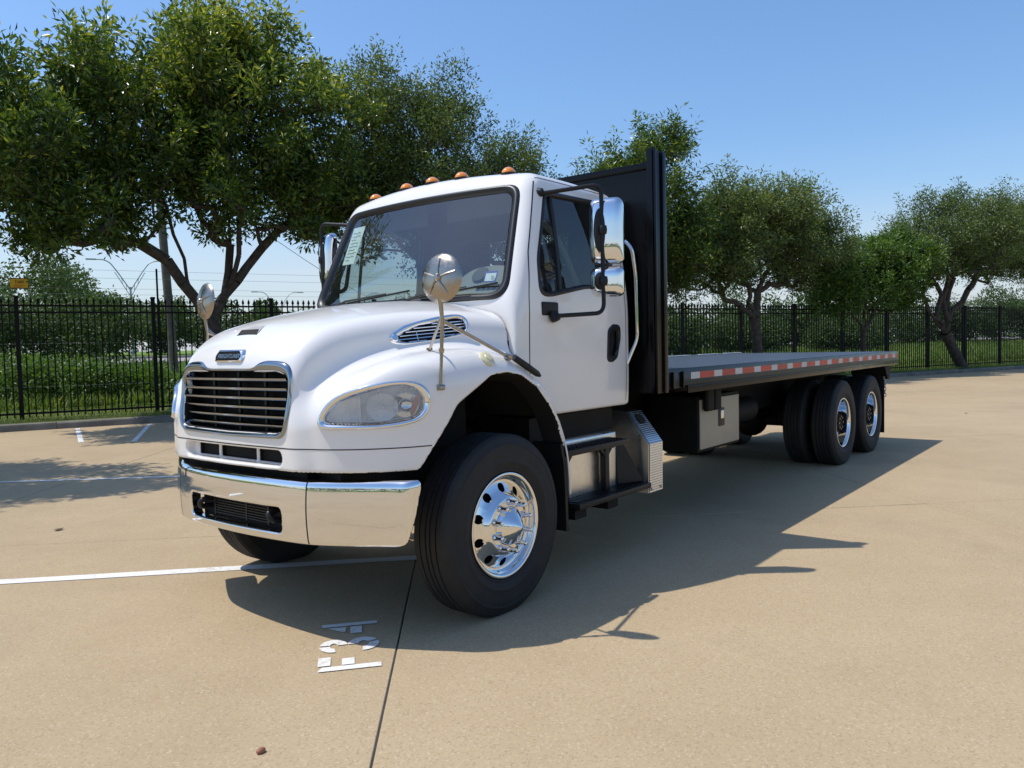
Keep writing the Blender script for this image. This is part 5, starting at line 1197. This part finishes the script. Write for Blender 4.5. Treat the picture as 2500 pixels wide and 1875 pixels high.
grow('lot_tree', 'tree off to the side whose shadow falls on the stalls left of the truck', -3.6, -6.2,
     [(0,0,6.4,2.6,2.6,1.5),(-1.4,.6,5.6,1.8,1.8,1.2),(1.3,-.8,5.8,1.8,1.8,1.2),(.2,1.2,5.0,2.2,2.0,1.0),(.6,-1.6,5.0,1.6,1.6,.9)],
     [(0,0,0),(.02,0,1.3),(.05,0,2.3)], [[(-.8,.2,3.6),(-1.4,.4,5.2)],[(.8,-.4,3.6),(1.3,-.8,5.4)],[(.1,.4,3.8),(.1,.6,6)]], 900, 34, .16, .065, 'leafA', 18, .5, .5, group=None, r0=.17)
def shrub(name, label, a, b, lobes, n, Lf, Wf, mat, seed, group=None):
    rg = np.random.default_rng(seed); z0 = land_z(b); o = thing(name, label, 'shrub', AB(a, b, z0), group)
    Bl = np.array(lobes, float); v = (Bl[:, 3]*Bl[:, 4]*Bl[:, 5])**.67; v /= v.sum(); nc = n//14
    k = rg.choice(len(Bl), nc, p=v); d = rg.normal(size=(nc, 3)); d /= np.linalg.norm(d, axis=1, keepdims=True); r_ = rg.uniform(0, 1, nc)**.35
    C = Bl[k, :3]+d*r_[:, None]*Bl[k, 3:]; C[:, 2] = np.maximum(C[:, 2], .03)
    rep = np.repeat(np.arange(nc), 14); rd = rg.normal(size=(len(rep), 3)); pl = C[rep]+rd*Lf*1.1
    pos = np.stack([DA[0]*pl[:, 0]+DN[0]*pl[:, 1], DA[1]*pl[:, 0]+DN[1]*pl[:, 1], np.maximum(pl[:, 2], .02)], 1); rd[:, 2] += .3
    V, Fq = leaf_quads(pos, rd, Lf, Wf, rg); tint = np.clip(.42+.22*rg.normal(size=len(rep))+.08*rg.normal(size=nc)[rep], 0, 1)
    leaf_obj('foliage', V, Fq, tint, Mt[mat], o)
    mb = MB()
    for j in range(6):
        q = Bl[j % len(Bl)]; e = (q[0]+rg.normal()*q[3]*.4, q[1]+rg.normal()*q[4]*.4, q[2]+q[5]*.3); p1 = (DA[0]*e[0]+DN[0]*e[1], DA[1]*e[0]+DN[1]*e[1], e[2]); mb.tube([(.1*rg.normal(), .1*rg.normal(), -.05), (p1[0]*.5, p1[1]*.5, p1[2]*.6), p1], [.03, .022, .01], 5)
    mb.build('stems', Mt['bark'], o); return o
TH = 'leafy thicket shrubs just beyond the fence'
for i, (a, b, w, h, lab) in enumerate([(-2.6,4.6,1.6,1.7,'tall bright thicket shrub beyond the fence left of the sign'),(-.4,5.0,1.5,1.5,'broad bright thicket shrub below the yellow sign'),(1.3,4.6,1.3,1.3,'sprawling thicket shrub between sign and thin pole'),(2.7,4.9,1.2,1.15,'lower thicket shrub left of the thin fence pole'),(3.9,4.4,1.1,.75,'low thicket shrub right of the thin fence pole'),(5.6,5.2,1.3,.6,'low weedy shrub behind the big tree trunk'),(8.2,6.0,1.4,.8,'low weedy shrub behind the truck nose')]):
    shrub('thicket_shrub', lab, a, b, [(0,0,h*.45,w,1.0,h*.5),(-.5*w,.1,h*.62,w*.55,.7,h*.38),(.5*w,-.1,h*.55,w*.6,.7,h*.36)], 5200, .10, .055, 'leafS', 40+i, TH)
for i, (a, b, w, h, lab) in enumerate([(-4.5,21,4.2,3.6,'big dark shrub across the verge at the left end'),(1.2,22.5,3.6,3.2,'big dark shrub in front of the road below the sign'),(24.2,9.0,1.1,1.2,'slender green bush beyond the fence under the olive tree'),(30.5,14,2.6,2.3,'rounded dark shrub in the field behind the small round tree'),(38.5,16,3.0,2.2,'rounded dark shrub in the field right of the leaning tree'),(45.5,14,3.0,2.0,'brownish low shrub in the field near the end of the fence'),(20.5,19,3.4,2.8,'dark shrub in the field right of the headboard'),(26.5,20,3.6,2.8,'dark shrub in the field behind the olive tree')]):
    shrub('field_shrub', lab, a, b, [(0,0,h*.5,w,w*.7,h*.55),(-.5*w,0,h*.6,w*.6,w*.5,h*.4),(.5*w,0,h*.66,w*.6,w*.5,h*.42)], 14000, .17, .10, 'leafW', 60+i, 'dark shrubs in the field beyond the fence')
# woods closing the view on all sides (one mass)
def woods(name, pts, hs, n, Lf, seed, label):
    rg = np.random.default_rng(seed); Cs = []; Rs = []
    for (x, y, z), h in zip(pts, hs):
        for q in range(7): Cs.append((x+rg.normal()*h*.28, y+rg.normal()*h*.28, z+h*rg.uniform(.18, .80))); Rs.append(h*rg.uniform(.18, .34))
    Cs = np.array(Cs); Rs = np.array(Rs); k = rg.integers(0, len(Cs), n); d = rg.normal(size=(n, 3)); d /= np.linalg.norm(d, axis=1, keepdims=True); r_ = rg.uniform(0, 1, n)**.3
    pos = Cs[k]+d*(r_*Rs[k])[:, None]; ld = rg.normal(size=(n, 3)); ld[:, 2] += .3; V, Fq = leaf_quads(pos, ld, Lf, Lf*.62, rg)
    tint = np.clip(.40+.18*rg.normal(size=n)+.12*rg.normal(size=len(Cs))[k], 0, 1); o = leaf_obj(name, V, Fq, tint, Mt['leafW'], None); tag(o, label, 'woods', kind='stuff'); return o
rg = np.random.default_rng(5); pts = []; hs = []
for a in np.arange(-60, 4, 2.6): pts.append(AB(a+rg.normal(), 46+rg.uniform(-3, 6), 1.5)); hs.append(rg.uniform(6.0, 7.6))
for a in np.arange(4, 15, 2.6): pts.append(AB(a+rg.normal(), 48+rg.uniform(-2, 6), 1.5)); hs.append(rg.uniform(3.8, 5.4))
for a in np.arange(14, 60, 3.0): pts.append(AB(a*1.6+rg.normal(), 110+rg.uniform(-6, 12), 1.9)); hs.append(rg.uniform(5.5, 8.5))
woods('near_woods', pts, hs, 190000, .27, 8, 'dark wooded belt beyond the road')
pts = []; hs = []
for a in np.arange(19, 120, 2.2): pts.append(AB(a+rg.normal(), 21+rg.uniform(-1.5, 2.2), .75)); hs.append(rg.uniform(3.3, 4.3)*(1+.28*(rg.random() < .3)))
woods('hedge_woods', pts, hs, 190000, .19, 9, 'wooded hedge line across the field right of the headboard')
pts = []; hs = []
for t in np.arange(R(158), R(350), .05):                          # unseen behind the camera, added to give the chrome a dark band
    rr_ = 85+rg.uniform(-8, 10); pts.append(Vector((-2+rr_*math.cos(t), -4+rr_*math.sin(t), 0))); hs.append(rg.uniform(6, 9))
woods('reflection_woods', pts, hs, 26000, .7, 10, 'unseen belt of trees added behind the viewer for the chrome reflections')
# rough grass along the fence foot and in the field
def blades(name, n, a_rng, b_fun, h, w, seed, label):
    rg = np.random.default_rng(seed); a = rg.uniform(*a_rng, n); b = b_fun(rg, n); z = np.interp(b, [1, 3, 25, 38], [.15, .20, 1.05, 1.45])
    C = np.stack([P0[0]+DA[0]*a+DN[0]*b, P0[1]+DA[1]*a+DN[1]*b, z], 1); D = rg.normal(size=(n, 3))*.35; D[:, 2] = 1
    V, Fq = leaf_quads(C, D, h, w, rg); tint = np.clip(.45+.25*rg.normal(size=n), 0, 1); o = leaf_obj(name, V, Fq, tint, Mt['blade'], None); tag(o, label, 'grass', kind='stuff')
blades('verge_grass', 26000, (-12, 50), lambda r, n: r.uniform(.2, 3.2, n), .10, .018, 21, 'short rough grass on the strip along the fence')
blades('field_grass', 60000, (-14, 75), lambda r, n: 3.2+20*r.uniform(0, 1, n)**1.6, .42, .045, 22, 'tall green grass in the field beyond the fence')
# ---- utility pole, lines, street lamps
up_ = thing('utility_pole', 'leaning brown wooden utility pole behind the big tree', 'pole', AB(4.75, 12, land_z(12)-.1)); ui = Matrix.Translation(-AB(4.75, 12, land_z(12)-.1))
q0, q1 = AB(4.80, 12, .3), AB(4.35, 12, 12.0)
mb = MB(); mb.tube([q0, q0*.5+q1*.5, q1], [.165, .145, .12], 12); mb.build('shaft', Mt['wood'], up_, sharp=60).data.transform(ui)
mb = MB(); c = q1-Vector((0, 0, .5)); mb.beam(c-tdir*1.1, c+tdir*1.1, .10, .12); mb.build('crossarm', Mt['wood'], up_).data.transform(ui)
def wire(p, q, sag, lab):
    mb = MB(); n = 16; mb.tube([p.lerp(q, t)-Vector((0, 0, sag*4*t*(1-t))) for t in np.linspace(0, 1, n)], .016, 5); tag(mb.build('power_line', Mt['wire']), lab, 'power line', 'power lines on the utility pole')
lab = 'thin dark power line sagging away from the wooden utility pole'
wire(c-tdir*1.0, AB(-45, 24, 11.5), 1.0, 'dark power line leaving the wooden pole high over the yellow sign'); wire(c+tdir*1.0, AB(52, 60, 8.5), 2.0, 'highest dark power line from the wooden pole across behind the cab')
wire(c+tdir*.4, AB(46, 52, 6.5), 2.2, 'second dark power line from the wooden pole across behind the cab'); wire(q1.lerp(q0, .25), AB(40, 70, 5.6), 1.4, 'lowest dark power line from the wooden pole towards the distant street lamp'); wire(q1.lerp(q0, .30), AB(-28, 14, 8.2), .6, 'low service line from the wooden pole passing under the big tree')
def street_lamp(a, b, zt, label, sc=1.0):
    z0 = land_z(b)-.05; t = thing('street_lamp', label, 'street lamp', AB(a, b, z0), 'double-armed street lamps by the road'); ti = Matrix.Translation(-AB(a, b, z0)); B_ = lambda m_, n_, mat=Mt['galv']: m_.build(n_, mat, t, sharp=50).data.transform(ti)
    zk = z0+(zt-z0)*.72; mb = MB(); mb.tube([AB(a, b, z0), AB(a, b, z0+.5), AB(a, b, zk)], [.17, .13, .09], 10); B_(mb, 'post')
    mb = MB(); mb.lathe([(.26, 0), (.26, .5), (.18, .6)], AB(a, b, z0), (0, 0, 1), 12); B_(mb, 'base')
    for s in (-1, 1):
        mb = MB(); pts = [AB(a, b, zk-.3), AB(a+s*1.0, b, zk+(zt-zk)*.55), AB(a+s*1.6, b, zt-.25), AB(a+s*2.1, b, zt), AB(a+s*2.9, b, zt)]; mb.tube(arc_path(pts, .5), .05, 8)
        mb.tube([AB(a, b, zk-.9), AB(a+s*.9, b, zk+(zt-zk)*.3), AB(a+s*1.25, b, zk+(zt-zk)*.55)], .035, 6)
        for f in (.35, .7): mb.tube([AB(a+s*1.0*f, b, zk-.3+(zt-zk+.3)*.55*f+.1), AB(a+s*.9*f, b, zk-.9+((zt-zk)*.3+.9)*f)], .025, 5)
        B_(mb, 'arm'); mb = MB(); mb.box(-.42, .42, -.14, .14, -.06, .06, Matrix.Translation(AB(a+s*3.1, b, zt)) @ Matrix.Rotation(R(-22), 4, 'Z')); o = mb.build('lamp_head', Mt['galv'], t, bev=.03); o.data.transform(ti)
street_lamp(6.6, 60, 10.2, 'pale double-armed street lamp left of the wooden pole')
street_lamp(26.8, 90, 9.7, 'distant double-armed street lamp showing above the truck hood')
# ---- small things on the concrete
mb = MB(); mb.ball((-1.834, -1.376, .010), .016, 12, 8, (1.3, .9, .7)); tag(mb.build('pebble', Mt['pebble'], sharp=60), 'reddish brown pebble lying on the open concrete', 'pebble')
for i, (x, y, lab) in enumerate([(-.62, 3.6, 'dry leaf on the slab left of the truck nose'), (14.6, -1.4, 'dry leaf on the concrete beyond the rear wheels')]):
    mb = MB(); V = [(x+.03*math.cos(a)*1.5, y+.03*math.sin(a), .006+.012*abs(math.cos(a))) for a in np.linspace(0, 2*math.pi, 9)[:-1]]; mb.add(V, [tuple(range(8))]); tag(mb.build('dry_leaf', Mt['leafdry']), lab, 'leaf', 'dry leaves on the concrete')
